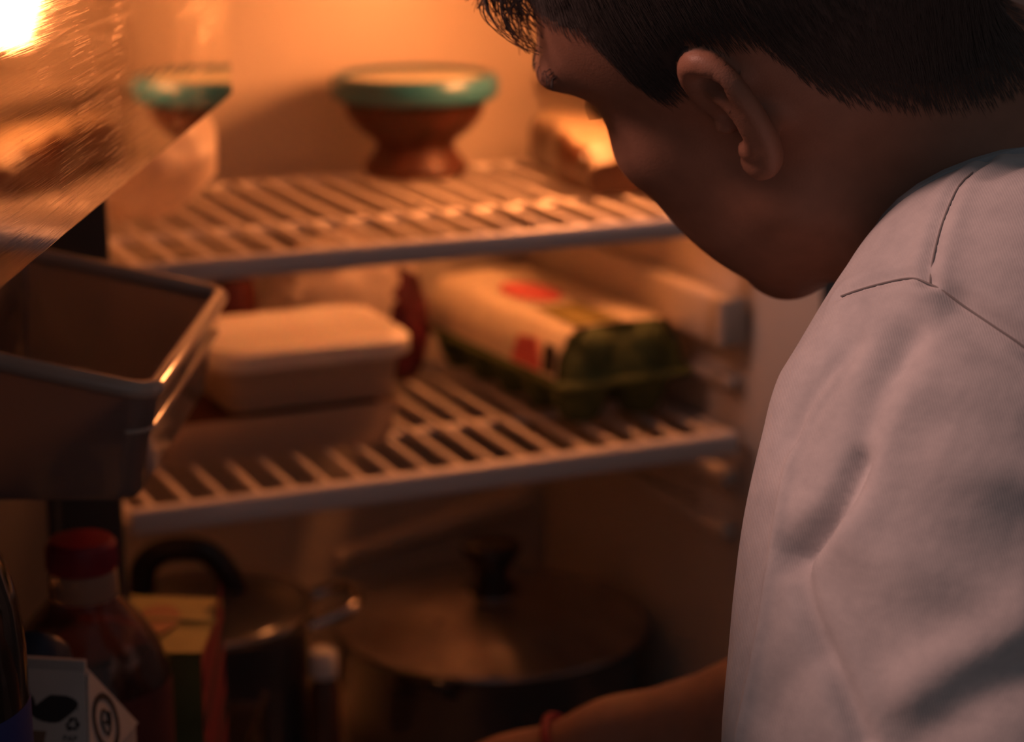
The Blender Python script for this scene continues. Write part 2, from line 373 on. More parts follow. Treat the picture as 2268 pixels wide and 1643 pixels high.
# wrapped loaf on the right of the upper shelf
lf = root('wrapped_loaf', (.455, .21, Z1), 'brown wrapped loaf pack with light painted into its pale top, on the upper shelf at right', 'bread')
def loft(sections, cap=True):
    V = []; F = []; n = len(sections[0])
    for s in sections: V += list(s)
    for j in range(len(sections)-1):
        for i in range(n): F.append((j*n+i, j*n+(i+1) % n, (j+1)*n+(i+1) % n, (j+1)*n+i))
    if cap: F += [tuple(range(n))[::-1], tuple((len(sections)-1)*n+i for i in range(n))]
    return MB().add(V, F)
secs = []; tops = []
for j in range(15):
    y = .112+.205*j/14; e = min(1, .55+.45*math.sin(math.pi*min(max(j/14, .0), 1))**.35)
    wob = .003*math.sin(j*1.9)
    xl, xr, zt = .409+.040*j/14+.02*(1-e)+.003*math.sin(j), .488-.012*(1-e), Z1+.046*e+wob
    ring = [(xl+.004, y, Z1+.001), (xl-.002, y, Z1+.010), (xl-.001, y, Z1+.030), (xl+.000, y, zt-.005), (xl+.006, y, zt), ((xl+xr)/2, y, zt+.003), (xr-.010, y, zt-.001), (xr-.001, y, zt-.008), (xr, y, Z1+.012), (xr-.006, y, Z1+.001)]
    secs.append(ring); tops.append([(xl+.0030, y, zt-.0015), (xl+.0062, y, zt+.0012), ((xl+xr)/2, y, zt+.0042), (xr-.0098, y, zt+.0002), (xr-.0006, y, zt-.0075)])
obj('wrapper', loft(secs), LOAFD, lf)
mb = MB(); V = [p for t in tops for p in t]
mb.add(V, [(j*5+i, j*5+i+1, (j+1)*5+i+1, (j+1)*5+i) for j in range(14) for i in range(4)])
obj('lit_wrapper_top', mb, LOAFT, lf, label='wrapper top, paled to hold the light falling on it')
obj('printed_band', MB().add([(.4095+.04*(y-.112)/.205+dx, y, z) for y in (.17, .195) for dx, z in ((-.0028, Z1+.010), (-.0020, Z1+.030), (-.0012, Z1+.042))], [(0, 3, 4, 1), (1, 4, 5, 2)]), LOAFT, lf)

# ------------------------------------------------------------------ lower shelf contents
ty = root('flat_tray', (.15, .17, Z0), 'flat brown see-through food tray under the lidded tub on the lower shelf', 'container')
def tub(x0, x1, y0, y1, z0, z1, ins, r=.014, n=6):
    S = []
    def ring(i, z):
        P = []
        for cx, cy, a0 in ((x1-r-i, y1-r-i, 0), (x0+r+i, y1-r-i, 90), (x0+r+i, y0+r+i, 180), (x1-r-i, y0+r+i, 270)):
            for k in range(n+1):
                a = math.radians(a0+90*k/n); P.append((cx+r*math.cos(a), cy+r*math.sin(a), z))
        return P
    return [ring(ins, z0), ring(ins*.9, z0+.003), ring(0, z1)], ring
S, ring = tub(.050, .246, .090, .240, Z0, Z0+.033, .006)
obj('tray_body', loft(S, False).add(S[0], [tuple(range(len(S[0])))]), TUB, ty)
S2, _ = tub(.058, .238, .098, .232, Z0+.003, Z0+.024, .005)
obj('contents', loft(S2), STEW, ty, label='dark red food showing through the tray')
tb = root('lidded_tub', (.17, .15, Z0+.034), 'pale rectangular tub with flat clip-on lid, left of the egg carton', 'container')
S, ring = tub(.104, .249, .094, .210, Z0+.034, Z0+.074, .006)
obj('tub_body', loft(S, False).add(S[0], [tuple(range(len(S[0])))]), TUB, tb)
S2, _ = tub(.114, .240, .104, .200, Z0+.037, Z0+.052, .004)
obj('contents', loft(S2), STEW, tb, label='dark red food in the tub')
def ringz(x0, x1, y0, y1, r, z): return tub(x0, x1, y0, y1, z, z, 0, r)[1](0, z)
ld = obj('tub_lid', loft([ringz(.098, .256, .088, .216, .024, Z0+.068), ringz(.096, .258, .086, .218, .025, Z0+.071), ringz(.096, .258, .086, .218, .025, Z0+.081), ringz(.099, .255, .089, .215, .024, Z0+.0845), ringz(.107, .247, .097, .207, .020, Z0+.0845), ringz(.111, .243, .101, .203, .018, Z0+.0815)]), WHITEP, tb, label='white lid with raised rim')

for x, y, h, lab in ((.122, .300, .116, 'dark sauce jar at the back of the lower shelf, left one of two'), (.172, .302, .110, 'dark sauce jar at the back of the lower shelf, beside the cabbage bag')):
    j = root('sauce_jar', (x, y, Z0), lab, 'jar', 'sauce jars at the back of the lower shelf')
    obj('jar_body', MB().lathe([(.018, 0), (.021, .003), (.021, h-.022), (.017, h-.014), (.017, h-.010)], (x, y, Z0), 28), JARRED, j)
    obj('jar_lid', MB().lathe([(.0185, h-.013), (.0190, h-.002), (.0175, h), (.001, h)], (x, y, Z0), 28), DARKPRINT, j)

cb = root('cabbage_bag', (.285, .285, Z0), 'clear bag of purple cabbage drooping between the tub and the egg carton', 'bag')
obj('cabbage', blob((.264, .288, Z0+.046), (.056, .028, .044), .25, 2.0, 7.7, 40, 26), BEET, cb)
obj('cabbage', blob((.313, .268, Z0+.046), (.021, .020, .048), .30, 2.2, 1.7, 30, 20), BEET, cb)
obj('bag_film', blob((.268, .288, Z0+.066), (.064, .036, .062), .26, 3.0, 5.2, 48, 30), BAGP, cb, label='clear crumpled plastic film')

# egg carton
eg = root('egg_carton', (.427, .185, Z0), 'green egg carton with cream and pink paper label on the lower shelf', 'carton')
EA = math.radians(4.0); EC = np.array([.4165, .190, Z0])
def E_(p):
    x, y, z = p[0]*1.20, p[1], p[2]*1.12; return EC+np.array([x*math.cos(EA)-y*math.sin(EA), x*math.sin(EA)+y*math.cos(EA), z])
HW, HL = .046, .130
def rr(hx, hy, r, z, n=5):
    P = []
    for cx, cy, a0 in ((hx-r, hy-r, 0), (-hx+r, hy-r, 90), (-hx+r, -hy+r, 180), (hx-r, -hy+r, 270)):
        for k in range(n+1):
            a = math.radians(a0+90*k/n); P.append((cx+r*math.cos(a), cy+r*math.sin(a), z))
    return P
def efr(sections): return [[E_(p) for p in s] for s in sections]
obj('flange', loft(efr([rr(HW+.006, HL+.006, .012, .030), rr(HW+.007, HL+.007, .012, .033), rr(HW+.005, HL+.005, .012, .036)])), PULP, eg)
for ix in (-1, 1):
    for iy in range(5):
        cx, cy = ix*.0235, -.103+.0515*iy
        obj('egg_cup', MB().lathe([(.011, .0005), (.0135, .002), (.0195, .016), (.0225, .030), (.0228, .033)], (cx, cy, 0), 14, True, True, E_), PULP, eg)
obj('carton_lid', loft(efr([rr(HW+.002, HL+.002, .012, .035), rr(HW, HL, .014, .050), rr(HW-.006, HL-.008, .014, .064), rr(HW-.010, HL-.013, .012, .070)])), PULP, eg)
for ix in (-1, 1):
    for iy in (-1, 1):
        obj('lid_bump', MB().lathe([(.001, -.015), (.012, -.011), (.0165, 0), (.0165, .016), (.012, .024), (.004, .0275), (.001, .028)], (ix*.0205, iy*.1165, .044), 18, True, True, E_), PULP, eg)
# paper label wraps over the lid from the left side to the right side
prof = [(-HW-.0035, .036), (-HW-.0022, .050), (-HW+.0055, .0665), (-HW+.011, .0718), (0, .0735), (HW-.011, .0718), (HW-.0055, .0665), (HW+.0022, .050), (HW+.0035, .036)]
mb = MB(); V = [E_((x, y, z)) for y in (-HL+.010, -.04, .04, HL-.012) for x, z in prof]
mb.add(V, [(j*9+i, j*9+i+1, (j+1)*9+i+1, (j+1)*9+i) for j in range(3) for i in range(8)])
lb = obj('paper_label', mb, CREAM, eg, label='cream paper label')
def edecal(name, pts, m):
    obj(name, MB().poly([E_(p) for p in pts], .0006, (0, 0, 1)), m, lb)
def oval(cx, cy, rx, ry, z, n=20): return [(cx+rx*math.cos(2*math.pi*k/n), cy+ry*math.sin(2*math.pi*k/n), z) for k in range(n)]
edecal('pink_print', oval(-.010, .010, .018, .040, .0742), PINK)
edecal('green_print', [(-.034, -.118, .0736), (.002, -.118, .0742), (.000, -.050, .0742), (-.030, -.045, .0736)], mat('olive_print', (.26, .22, .06), .6))
mb = MB().poly([E_((-HW-.0040+.0012*((z-.036)/.014), y, z)) for y, z in ((-.095, .038), (-.045, .038), (-.055, .058), (-.085, .060))], .0006, (-1, 0, .2))
obj('pink_print', mb, PINK, lb)
mb = MB().poly([E_((-HW-.0045+.0012*((z-.036)/.014), y, z)) for y, z in ((-.118, .040), (-.100, .040), (-.100, .060), (-.118, .060))], .0006, (-1, 0, .2))
obj('dark_print', mb, DARKPRINT, lb)

# ------------------------------------------------------------------ pots at the bottom
def pot(name, c, r, zr, label, body, lidm, n=56):
    p = root(name, (c[0], c[1], ZF), label, 'pot')
    h = zr-ZF
    obj('pot_body', MB().lathe([(r*.90, .0), (r*.96, .004), (r*.97, h-.010), (r*1.0, h-.004), (r*1.02, h-.002), (r*.96, h-.002), (r*.93, .010), (.001, .008)], (c[0], c[1], ZF), n, True, False), body, p)
    return p, h
LC = (.088, .128); ZL = .621
p1, h = pot('tall_pot', LC, .084, ZL, 'dark tall pot with black loop handle on its lid, behind the red-capped bottle', DARKSTEEL, GLASS)
l1 = obj('pot_lid', MB().lathe([(.0848, .0), (.0862, .0015), (.0848, .004), (.078, .0075), (.055, .0165), (.03, .0215), (.001, .023)], (*LC, ZL-.002), 56), DARKSTEEL, p1)
obj('lid_rim', MB().tube([(LC[0]+.0862*math.cos(a), LC[1]+.0862*math.sin(a), ZL+.001) for a in np.linspace(0, 2*math.pi, 60, endpoint=False)], .0026, 8, closed=True), STEEL, l1)
hd = smoothpath([(LC[0]-.014+RGT0[0]*x, LC[1]+RGT0[1]*x, ZL+z) for x, z in ((-.033, .014), (-.031, .036), (-.018, .049), (0, .052), (.018, .049), (.032, .035), (.040, .014))])
obj('lid_handle', MB().tube(hd, .0085, 10, flat=1.25), BAKELITE, l1)
def side_handle(p, c, r, z, ang, w, out, m, th=.004):
    u = np.array([math.cos(ang), math.sin(ang)]); v = np.array([-u[1], u[0]])
    pts = [c+u*(r-.002)-v*w for _ in (0,)]
    path = smoothpath([np.append(np.array(c)+u*(r-.003)+v*(-w), z), np.append(np.array(c)+u*(r+out*.7)+v*(-w*.95), z+.009), np.append(np.array(c)+u*(r+out)+v*(-w*.5), z+.013), np.append(np.array(c)+u*(r+out)+v*(w*.5), z+.013), np.append(np.array(c)+u*(r+out*.7)+v*(w*.95), z+.009), np.append(np.array(c)+u*(r-.003)+v*w, z)])
    return obj('side_handle', MB().tube(path, th, 10), m, p)
side_handle(p1, LC, .084, ZL-.010, -.20, .030, .036, STEEL, .0052)
side_handle(p1, LC, .084, ZL-.012, math.pi/2+1.2, .024, .010, STEEL, .0042)
RC = (.354, .172); ZR = .553
p2, h = pot('wide_pot', RC, .130, ZR, 'wide dark pot with domed metal lid and tall knob on the fridge floor', DARKSTEEL, LIDSTEEL, 72)
l2 = obj('pot_lid', MB().lathe([(.1305, .0), (.1335, .0015), (.1325, .004), (.126, .0055), (.118, .007), (.098, .016), (.07, .0245), (.04, .030), (.001, .032)], (*RC, ZR-.002), 84), LIDSTEEL, p2)
kb = obj('lid_knob', MB().lathe([(.024, .028), (.0245, .031), (.020, .034), (.0205, .037), (.015, .040), (.0135, .046), (.0165, .054), (.0235, .064), (.0262, .069), (.0250, .0735), (.019, .0750), (.012, .0735), (.001, .0730)], (*RC, ZR-.002), 40), BAKELITE, l2)
obj('knob_ring', MB().lathe([(.0240, .0270), (.0262, .0285), (.0255, .0318), (.0215, .0330)], (*RC, ZR-.002), 40), STEEL, kb)
obj('steam_vent', MB().lathe([(.0035, 0), (.0035, .003), (.001, .0036)], (RC[0]-.062, RC[1]-.035, ZR+.0205), 14), STEEL, l2)
side_handle(p2, RC, .128, ZR-.014, math.pi+.75, .022, .014, BAKELITE, .006)

c = onp(715, 1442, 1, .062); zc = c[2]
sb = root('slim_bottle', (c[0], c[1], ZF), 'slim bottle with a white cap between the two pots', 'bottle')
obj('bottle_body', MB().lathe([(.0105, 0), (.012, .002), (.012, zc-ZF-.034), (.0085, zc-ZF-.022), (.0085, zc-ZF-.018)], (c[0], c[1], ZF), 24), mat('brown_glass', (.11, .045, .022), .2, coat=.4), sb)
obj('bottle_cap', MB().lathe([(.0105, zc-ZF-.020), (.011, zc-ZF-.018), (.011, zc-ZF-.001), (.0095, zc-ZF+.001), (.001, zc-ZF+.0012)], (c[0], c[1], ZF), 24), WHITEP, sb, label='white screw cap')

# ------------------------------------------------------------------ door bins
b1 = root('door_bin', D((-.36, .06, 1.055)), 'scratched clear plastic bin at the top of the open door', 'door bin')
obj('front_panel', MB().box((-.63, 0, 1.0525), (0, .0022, 1.215), .0006, D), BINCLEAR, b1, smooth=False)
obj('end_panel', MB().box((-.0022, .0022, 1.055), (0, .122, 1.215), .0, D), BINPLAIN, b1, smooth=False)
obj('bin_floor', MB().box((-.63, .0022, 1.055), (-.0022, .122, 1.0575), .0, D), BINPLAIN, b1, smooth=False)
obj('end_panel', MB().box((-.63, .0022, 1.0575), (-.6278, .122, 1.215), .0, D), BINPLAIN, b1, smooth=False)

b2 = root('door_bin', D((-.18, .06, .883)), 'small smoky plastic bin with rounded rim, halfway up the open door', 'door bin')
def binring(ins, z, r=.013, n=6, slope=True, off=0.0):
    P = []
    t0, t1, n0, n1 = -.305+ins, -.059-ins, 0+ins*1.2, .126
    for cx, cy, a0 in ((t1-r, n1-.003, 0), (t0+r, n1-.003, 90), (t0+r, n0+r, 180), (t1-r, n0+r, 270)):
        for k in range(n+1):
            a = math.radians(a0+90*k/n); rr_ = r if a0 >= 180 else .003
            tt = (cx+rr_*math.cos(a)) if a0 >= 180 else ((t1-.003 if a0 == 0 else t0+.003)+.003*math.cos(a)); nn = cy+rr_*math.sin(a)
            P.append((tt, nn, z+(.0175*max(nn-.004, 0)/.08 if slope else 0)))
    return P
secs = [binring(.013, .872, slope=False), binring(.0105, .876, slope=False), binring(.0060, .906, slope=False), binring(.0030, .912, slope=False), binring(.0, .933)]
inner = [binring(.003, .933), binring(.0085, .906, slope=False), binring(.0130, .8765, slope=False)]
S = [[D(p) for p in s] for s in secs+inner]
obj('bin_body', loft(S), BINSMOKE, b2)
rim = [D(p) for p in binring(.0012, .9345)][-15:]+[D(p) for p in binring(.0012, .9345)][:1]
rp = binring(.0012, .9345); nrg = 7
front = rp[nrg*2:nrg*4]
path = [(front[0][0], .124, .9345+.0175*.12/.08)]+front+[(front[-1][0], .124, .9345+.0175*.12/.08)]
obj('bin_rim', MB().tube([D(p) for p in path], .0052, 10), RIMM, b2, label='shiny rounded rim')
r2 = binring(.0030, .9125, slope=False)[nrg*2:nrg*4]
obj('bin_ridge', MB().tube([D(p) for p in r2], .0014, 8), RIMM, b2)

b3 = root('door_bin', D((-.28, .06, .56)), 'deep bottom bin of the open door holding bottles and cartons', 'door bin')
obj('bin_floor', MB().box((-.63, 0, .560), (.034, .127, .5745), .003, D), DOORLINER, b3)
obj('front_rail', MB().box((-.63, -.004, .5745), (.034, -.0005, .628), .001, D), BINPLAIN, b3)
obj('end_panel', MB().box((.030, 0, .5745), (.034, .127, .62), .001, D), BINPLAIN, b3)
ZB = .575

# red-capped bottle
c = D((-.208, .0655, ZB)); 
rb = root('drink_bottle', c, 'clear plastic drink bottle with a red screw cap in the door bin', 'bottle')
obj('bottle_body', MB().lathe([(.036, 0), (.046, .004), (.048, .012), (.048, .150), (.0470, .168), (.042, .182), (.033, .197), (.023, .208), (.0185, .214), (.0178, .222)], c, 48, True, True), BOTTLE, rb)
obj('drink', MB().lathe([(.035, .002), (.0445, .006), (.0460, .014), (.0460, .150), (.0450, .166), (.0415, .176), (.039, .181), (.001, .181)], c, 40), LIQ, rb, label='dark red drink')
obj('bottle_label', MB().lathe([(.0484, .055), (.0486, .058), (.0486, .158), (.0480, .162)], c, 48, False, False), LABELDR, rb)
obj('neck_ring', MB().lathe([(.0190, .212), (.0205, .214), (.0200, .2285), (.0188, .2292)], c, 36), mat('neck_ring_clear', (.42, .32, .26), .3, trans=.3), rb, label='pale neck ring')
cp = obj('bottle_cap', MB().lathe([(.0198, .2290), (.0203, .2305), (.0200, .2440), (.0180, .2470), (.001, .2480)], c, 48), REDP, rb, label='red screw cap')
mb = MB()
for k in range(40):
    a = 2*math.pi*k/40; mb.tube([(c[0]+.0203*math.cos(a), c[1]+.0203*math.sin(a), c[2]+.231), (c[0]+.0200*math.cos(a), c[1]+.0200*math.sin(a), c[2]+.2435)], .0006, 5)
obj('cap_ridges', mb, REDP, cp)

# juice carton behind
jc = root('juice_carton', D((-.098, .038, ZB)), 'small yellow-topped juice carton with red stripes behind the red-capped bottle', 'carton')
t0, t1, n0, n1, zt = -.140, -.056, .0105, .070, .729
obj('front_panel', MB().box((t0, n0+.0004, ZB), (t0+.001, n1, zt-.004), 0, D), JUICESIDE, jc, False)
obj('side_panel', MB().box((t0, n0, ZB), (t1, n0+.0012, zt-.004), 0, D), JUICERED, jc, False)
obj('carton_body', MB().box((t0+.001, n0+.0012, ZB), (t1, n1, zt-.004), .001, D), JUICESIDE, jc, False)
zz = [(t0, n0, zt-.004), (t1, n0, zt+.001), (t1, n1, zt+.003), (t0, n1, zt-.004)]
tp = obj('carton_top', MB().add([D(p) for p in [(a, b, z-.004) for a, b, z in zz]+zz], [(3, 2, 1, 0), (4, 5, 6, 7), (0, 1, 5, 4), (1, 2, 6, 5), (2, 3, 7, 6), (3, 0, 4, 7)]), JUICETOP, jc, False, label='yellow-green carton top')
obj('top_seam', MB().tube([D(((t0+t1)/2, n0-.003, zt+.001)), D(((t0+t1)/2, n1+.002, zt+.002))], .0016, 6), JUICETOP, tp)
obj('printed_oval', MB().poly([D((-.098+.026*math.cos(a), .046+.015*math.sin(a), zt+.0012+.02*(.026*math.cos(a)))) for a in np.linspace(0, 2*math.pi, 24, endpoint=False)], .0006, (0, 0, 1)), mat('peach_print', (.50, .26, .12), .55), tp)
for k in range(5):
    zb = ZB+.018+.026*k
    obj('red_stripe', MB().poly([D((t0+.004, n0-.0001, zb)), D((t1-.004, n0-.0001, zb+.035)), D((t1-.004, n0-.0001, zb+.045)), D((t0+.004, n0-.0001, zb+.010))], .0007, -ND), DARKPRINT if k % 2 else mat('plum_print', (.16, .015, .03), .5), jc)

# gable-top milk carton
MA = math.atan2(-.010, .070)
MO = D((-.408, .0215, 0)); 
mT = TD*math.cos(MA)+ND*math.sin(MA); mN = np.cross(np.array([0, 0, 1.]), mT)
def Mk(p): return MO+mT*p[0]+mN*p[1]+np.array([0, 0, p[2]])
mk = root('milk_carton', Mk((.035, .045, ZB)), 'white gable-top milk carton with navy cap in front of the red-capped bottle', 'carton')
ze, zr, ML, MW = .763, .806, .072, .084
obj('carton_body', MB().box((0, 0, ZB), (ML, MW, ze), .0012, Mk), MILKCARD, mk, False)
def quad(name, pts, m, par, th=.0012):
    p = [np.array(Mk(q)) for q in pts]; nn = np.cross(p[1]-p[0], p[2]-p[0]); nn /= np.linalg.norm(nn)
    return obj(name, MB().poly(p, th, nn), m, par, False)
ins = .012
quad('gable_slope', [(0, 0, ze), (0, MW, ze), (ML/2-.0012, MW-.006, zr), (ML/2-.0012, ins, zr)][::-1], MILKCARD, mk)
quad('gable_slope', [(ML, 0, ze), (ML, MW, ze), (ML/2+.0012, MW-.006, zr), (ML/2+.0012, ins, zr)], MILKCARD, mk)
quad('gusset', [(0, 0, ze), (ML, 0, ze), (ML/2, ins, zr)], MILKCARD, mk)
quad('gusset', [(0, MW, ze), (ML, MW, ze), (ML/2, MW-.006, zr)][::-1], MILKCARD, mk)
obj('top_fin', MB().box((ML/2-.0016, ins, zr-.003), (ML/2+.0016, MW-.004, zr+.006), .0006, Mk), MILKCARD, mk, False)
obj('side_fold', MB().tube([Mk((0, -.0004, ze)), Mk((ML*.36, -.0006, ze-.030)), Mk((ML*.4, -.0006, ze-.10))], .0012, 6), MILKCARD, mk)
# far slope screw cap
nf = np.cross(mN, (np.array(Mk((ML, 0, ze)))-np.array(Mk((ML/2, 0, zr))))); nf /= np.linalg.norm(nf)
if nf[2] < 0: nf = -nf
cc = np.array(Mk((ML*.64, .046, zr-.013)))
e1 = mN; e2 = np.cross(nf, e1)
def capf(p): return cc+e1*p[0]+e2*p[1]+nf*p[2]
mc = obj('screw_cap', MB().lathe([(.0165, .0), (.0172, .003), (.0170, .019), (.0150, .0225), (.001, .0230)], (0, 0, 0), 36, True, True, capf), BLUEP, mk, label='navy screw cap')
# prints on the near slope (local u along ridge, v down the slope) and on the right side
g0 = np.array(Mk((ML/2, ins, zr))); gd = np.array(Mk((0, ins, ze)))-g0; gl = np.linalg.norm(gd); gd /= gl; gu = mN
gn = np.cross(gu, gd); gn = gn if gn@(CAM-g0) > 0 else -gn
def G(u, v, o=.0016): return g0+gu*u+gd*v+gn*o
def decal(name, pts, m, par=mk, nn=None): return obj(name, MB().poly(pts, .0003, gn if nn is None else nn), m, par, False)
decal('leaf_print', [G(.012+.011*math.cos(a)*(1+.25*math.sin(2*a)), .021+.0075*math.sin(a)) for a in np.linspace(0, 2*math.pi, 22, endpoint=False)], DARKPRINT)
decal('leaf_print', [G(.028+.006*math.cos(a), .0215+.0062*math.sin(a)*(1+.2*math.cos(3*a))) for a in np.linspace(0, 2*math.pi, 22, endpoint=False)], DARKPRINT)
decal('brown_print', [G(.014, .033), G(.034, .033), G(.034, .046), G(.014, .043)], BROWNP)
# vertical side below the eave: print on near face
def Nf(u, z, o=.0006): return np.array(Mk((-o, u, z)))
obj('brown_print', MB().poly([Nf(.02, .776), Nf(.05, .776), Nf(.05, .70), Nf(.02, .70)], .0003, -mT), BROWNP, mk, False)
# recycling triangle: three chasing arrows
def arrow(i):
    cx, cy, R = .0010, .0285, .0044
    A = [(R*math.cos(math.radians(90+120*k)), R*math.sin(math.radians(90+120*k))) for k in range(3)]
    a = np.array(A[i]); b = np.array(A[(i+1) % 3]); d = b-a; L = np.linalg.norm(d); d /= L; q = np.array([-d[1], d[0]])
    w = .0006; s = a+d*.0011; e = b-d*.0030; tip = b-d*.0006
    P = [s+q*w, e+q*w, e+q*.0016, tip, e-q*.0016, e-q*w, s-q*w]
    return [G(cx+x, cy-y) for x, y in P]
for i in range(3): decal('recycling_mark', arrow(i), DARKPRINT)
def text(name, s, size, place, m, par):
    cu = bpy.data.curves.new(name, 'FONT'); cu.body = s; cu.size = size; cu.align_x = 'CENTER'; cu.extrude = .0001
    tmp = bpy.data.objects.new(name, cu); COL.objects.link(tmp)
    dg = bpy.context.evaluated_depsgraph_get(); me = bpy.data.meshes.new_from_object(tmp.evaluated_get(dg))
    V = [place(v.co.x, v.co.y, v.co.z) for v in me.vertices]; F = [tuple(p.vertices) for p in me.polygons]
    bpy.data.objects.remove(tmp); bpy.data.curves.remove(cu)
    return obj(name, MB().add(V, F), m, par, False)
text('printed_letters', 'PAP', .0045, lambda x, y, z: G(.0010-x, .0375-y, .0018), DARKPRINT, mk)
text('printed_letters', '21', .0045, lambda x, y, z: G(.0010-x, .0215-y, .0018), DARKPRINT, mk)
sq = decal('blue_square', [G(.0075, .0415), G(.0015, .0415), G(.0015, .048), G(.0075, .048)], mat('teal_print', (.02, .06, .075), .5))
text('printed_letters', 'S', .006, lambda x, y, z: G(.0045-x, .047-y, .0022), MILKCARD, mk)
# ring emblem on the gusset side
h0 = np.array(Mk((0, 0, ze))); h1 = np.array(Mk((ML, 0, ze))); h2 = np.array(Mk((ML/2, ins, zr)))
sx = (h1-h0)/np.linalg.norm(h1-h0); sy = h2-(h0+h1)/2; hgt = np.linalg.norm(sy); sy /= hgt; sn = np.cross(sx, sy); sn = sn if sn@(-mN) > 0 else -sn
hc = (h0+h1)/2+sy*hgt*.36+sn*.0014
def Hs(x, y, o=.0): return hc+sx*x+sy*y+sn*o
R1, R2_ = .0150, .0118
ring_pts = [(R1*math.cos(a), R1*math.sin(a)) for a in np.linspace(0, 2*math.pi, 40, endpoint=False)]
mb = MB(); V = [Hs(R1*math.cos(a), R1*math.sin(a), .0004) for a in np.linspace(0, 2*math.pi, 40, endpoint=False)]+[Hs(R2_*math.cos(a), R2_*math.sin(a), .0004) for a in np.linspace(0, 2*math.pi, 40, endpoint=False)]
mb.add(V, [(i, (i+1) % 40, 40+(i+1) % 40, 40+i) for i in range(40)]); em = obj('ring_emblem', mb, DARKPRINT, mk, False)
mb = MB().tube([Hs(p[0], p[1], .0004) for p in smoothpath([(-.004, -.005, 0), (-.005, .0015, 0), (0, .0065, 0), (.004, .0025, 0), (.0015, -.0015, 0), (-.0015, .001, 0)], 5)], .0006, 6)
obj('leaf_mark', mb, DARKPRINT, em)
mb = MB().tube([Hs(p[0], p[1], .0004) for p in smoothpath([(-.003, -.0065, 0), (.001, -.005, 0), (.005, -.001, 0), (.0065, .003, 0)], 5)], .0006, 6)
obj('leaf_mark', mb, DARKPRINT, em)

# big clear bottle at the picture's left edge
c = D((-.490, .0785, ZB))
bb = root('large_bottle', c, 'large clear bottle with a blue label beside the milk carton', 'bottle')
obj('bottle_body', MB().lathe([(.040, 0), (.049, .005), (.0505, .016), (.0495, .06), (.0505, .075), (.0505, .278), (.0502, .290), (.0480, .310), (.0430, .328), (.0355, .343), (.026, .355), (.018, .364), (.0145, .370), (.0140, .388)], c, 56), BOTTLE, bb)
obj('bottle_label', MB().lathe([(.0508, .100), (.0510, .102), (.0510, .262), (.0507, .264)], c, 56, False, False), BLUELAB, bb, label='blue paper label')
obj('bottle_cap', MB().lathe([(.0155, .376), (.0158, .378), (.0156, .394), (.0140, .397), (.001, .3975)], c, 36), BLUEP, bb)

# ------------------------------------------------------------------ smooth solid modelling for bodies and cloth
class Solid:
    def __init__(self): self.ops=[]
    def add(self,op,fn,c,rad,k): self.ops.append((op,fn,np.array(c,float),rad,k)); return self
    def ball(self,c,r,k=.01,op='u'):
        c=np.array(c,float)
        return self.add(op,lambda p:np.sqrt(((p-c)**2).sum(-1))-r,c,r,k)
    def ell(self,c,ax,r,k=.01,op='u'):
        c=np.array(c,float);A=np.array(ax,float);r=np.array(r,float)
        def fn(p):
            q=(p-c)@A.T
            a=np.sqrt(((q/r)**2).sum(-1))+1e-9;b=np.sqrt(((q/r**2)**2).sum(-1))+1e-9
            return a*(a-1)/b
        return self.add(op,fn,c,float(r.max()),k)
    def cone(self,a,b,r1,r2,k=.01,op='u'):
        a=np.array(a,float);b=np.array(b,float);d=b-a;L=d@d
        def fn(p):
            t=np.clip(((p-a)@d)/L,0,1)
            return np.sqrt(((p-a-t[...,None]*d)**2).sum(-1))-(r1+(r2-r1)*t)
        return self.add(op,fn,(a+b)/2,float(math.sqrt(L)/2+max(r1,r2)),k)
    def chain(self,pts,rs,k=.006,op='u'):
        for i in range(len(pts)-1): self.cone(pts[i],pts[i+1],rs[i],rs[i+1],k,op)
        return self
    def value(self,p,hd=None,ctr=None):
        d=np.full(p.shape[:-1],1e3)
        for op,fn,c,rad,k in self.ops:
            if ctr is not None and math.dist(c,ctr)-rad-hd>k+.02: continue
            v=fn(p)
            if op=='u':
                if k>0:
                    h=np.maximum(k-np.abs(d-v),0)/k; d=np.minimum(d,v)-h*h*k*.25
                else: d=np.minimum(d,v)
            elif op=='s':
                h=np.maximum(k-np.abs(d+v),0)/k; d=np.maximum(d,-v)+h*h*k*.25
            elif op=='i':
                h=np.maximum(k-np.abs(d-v),0)/k; d=np.maximum(d,v)+h*h*k*.25
        return d
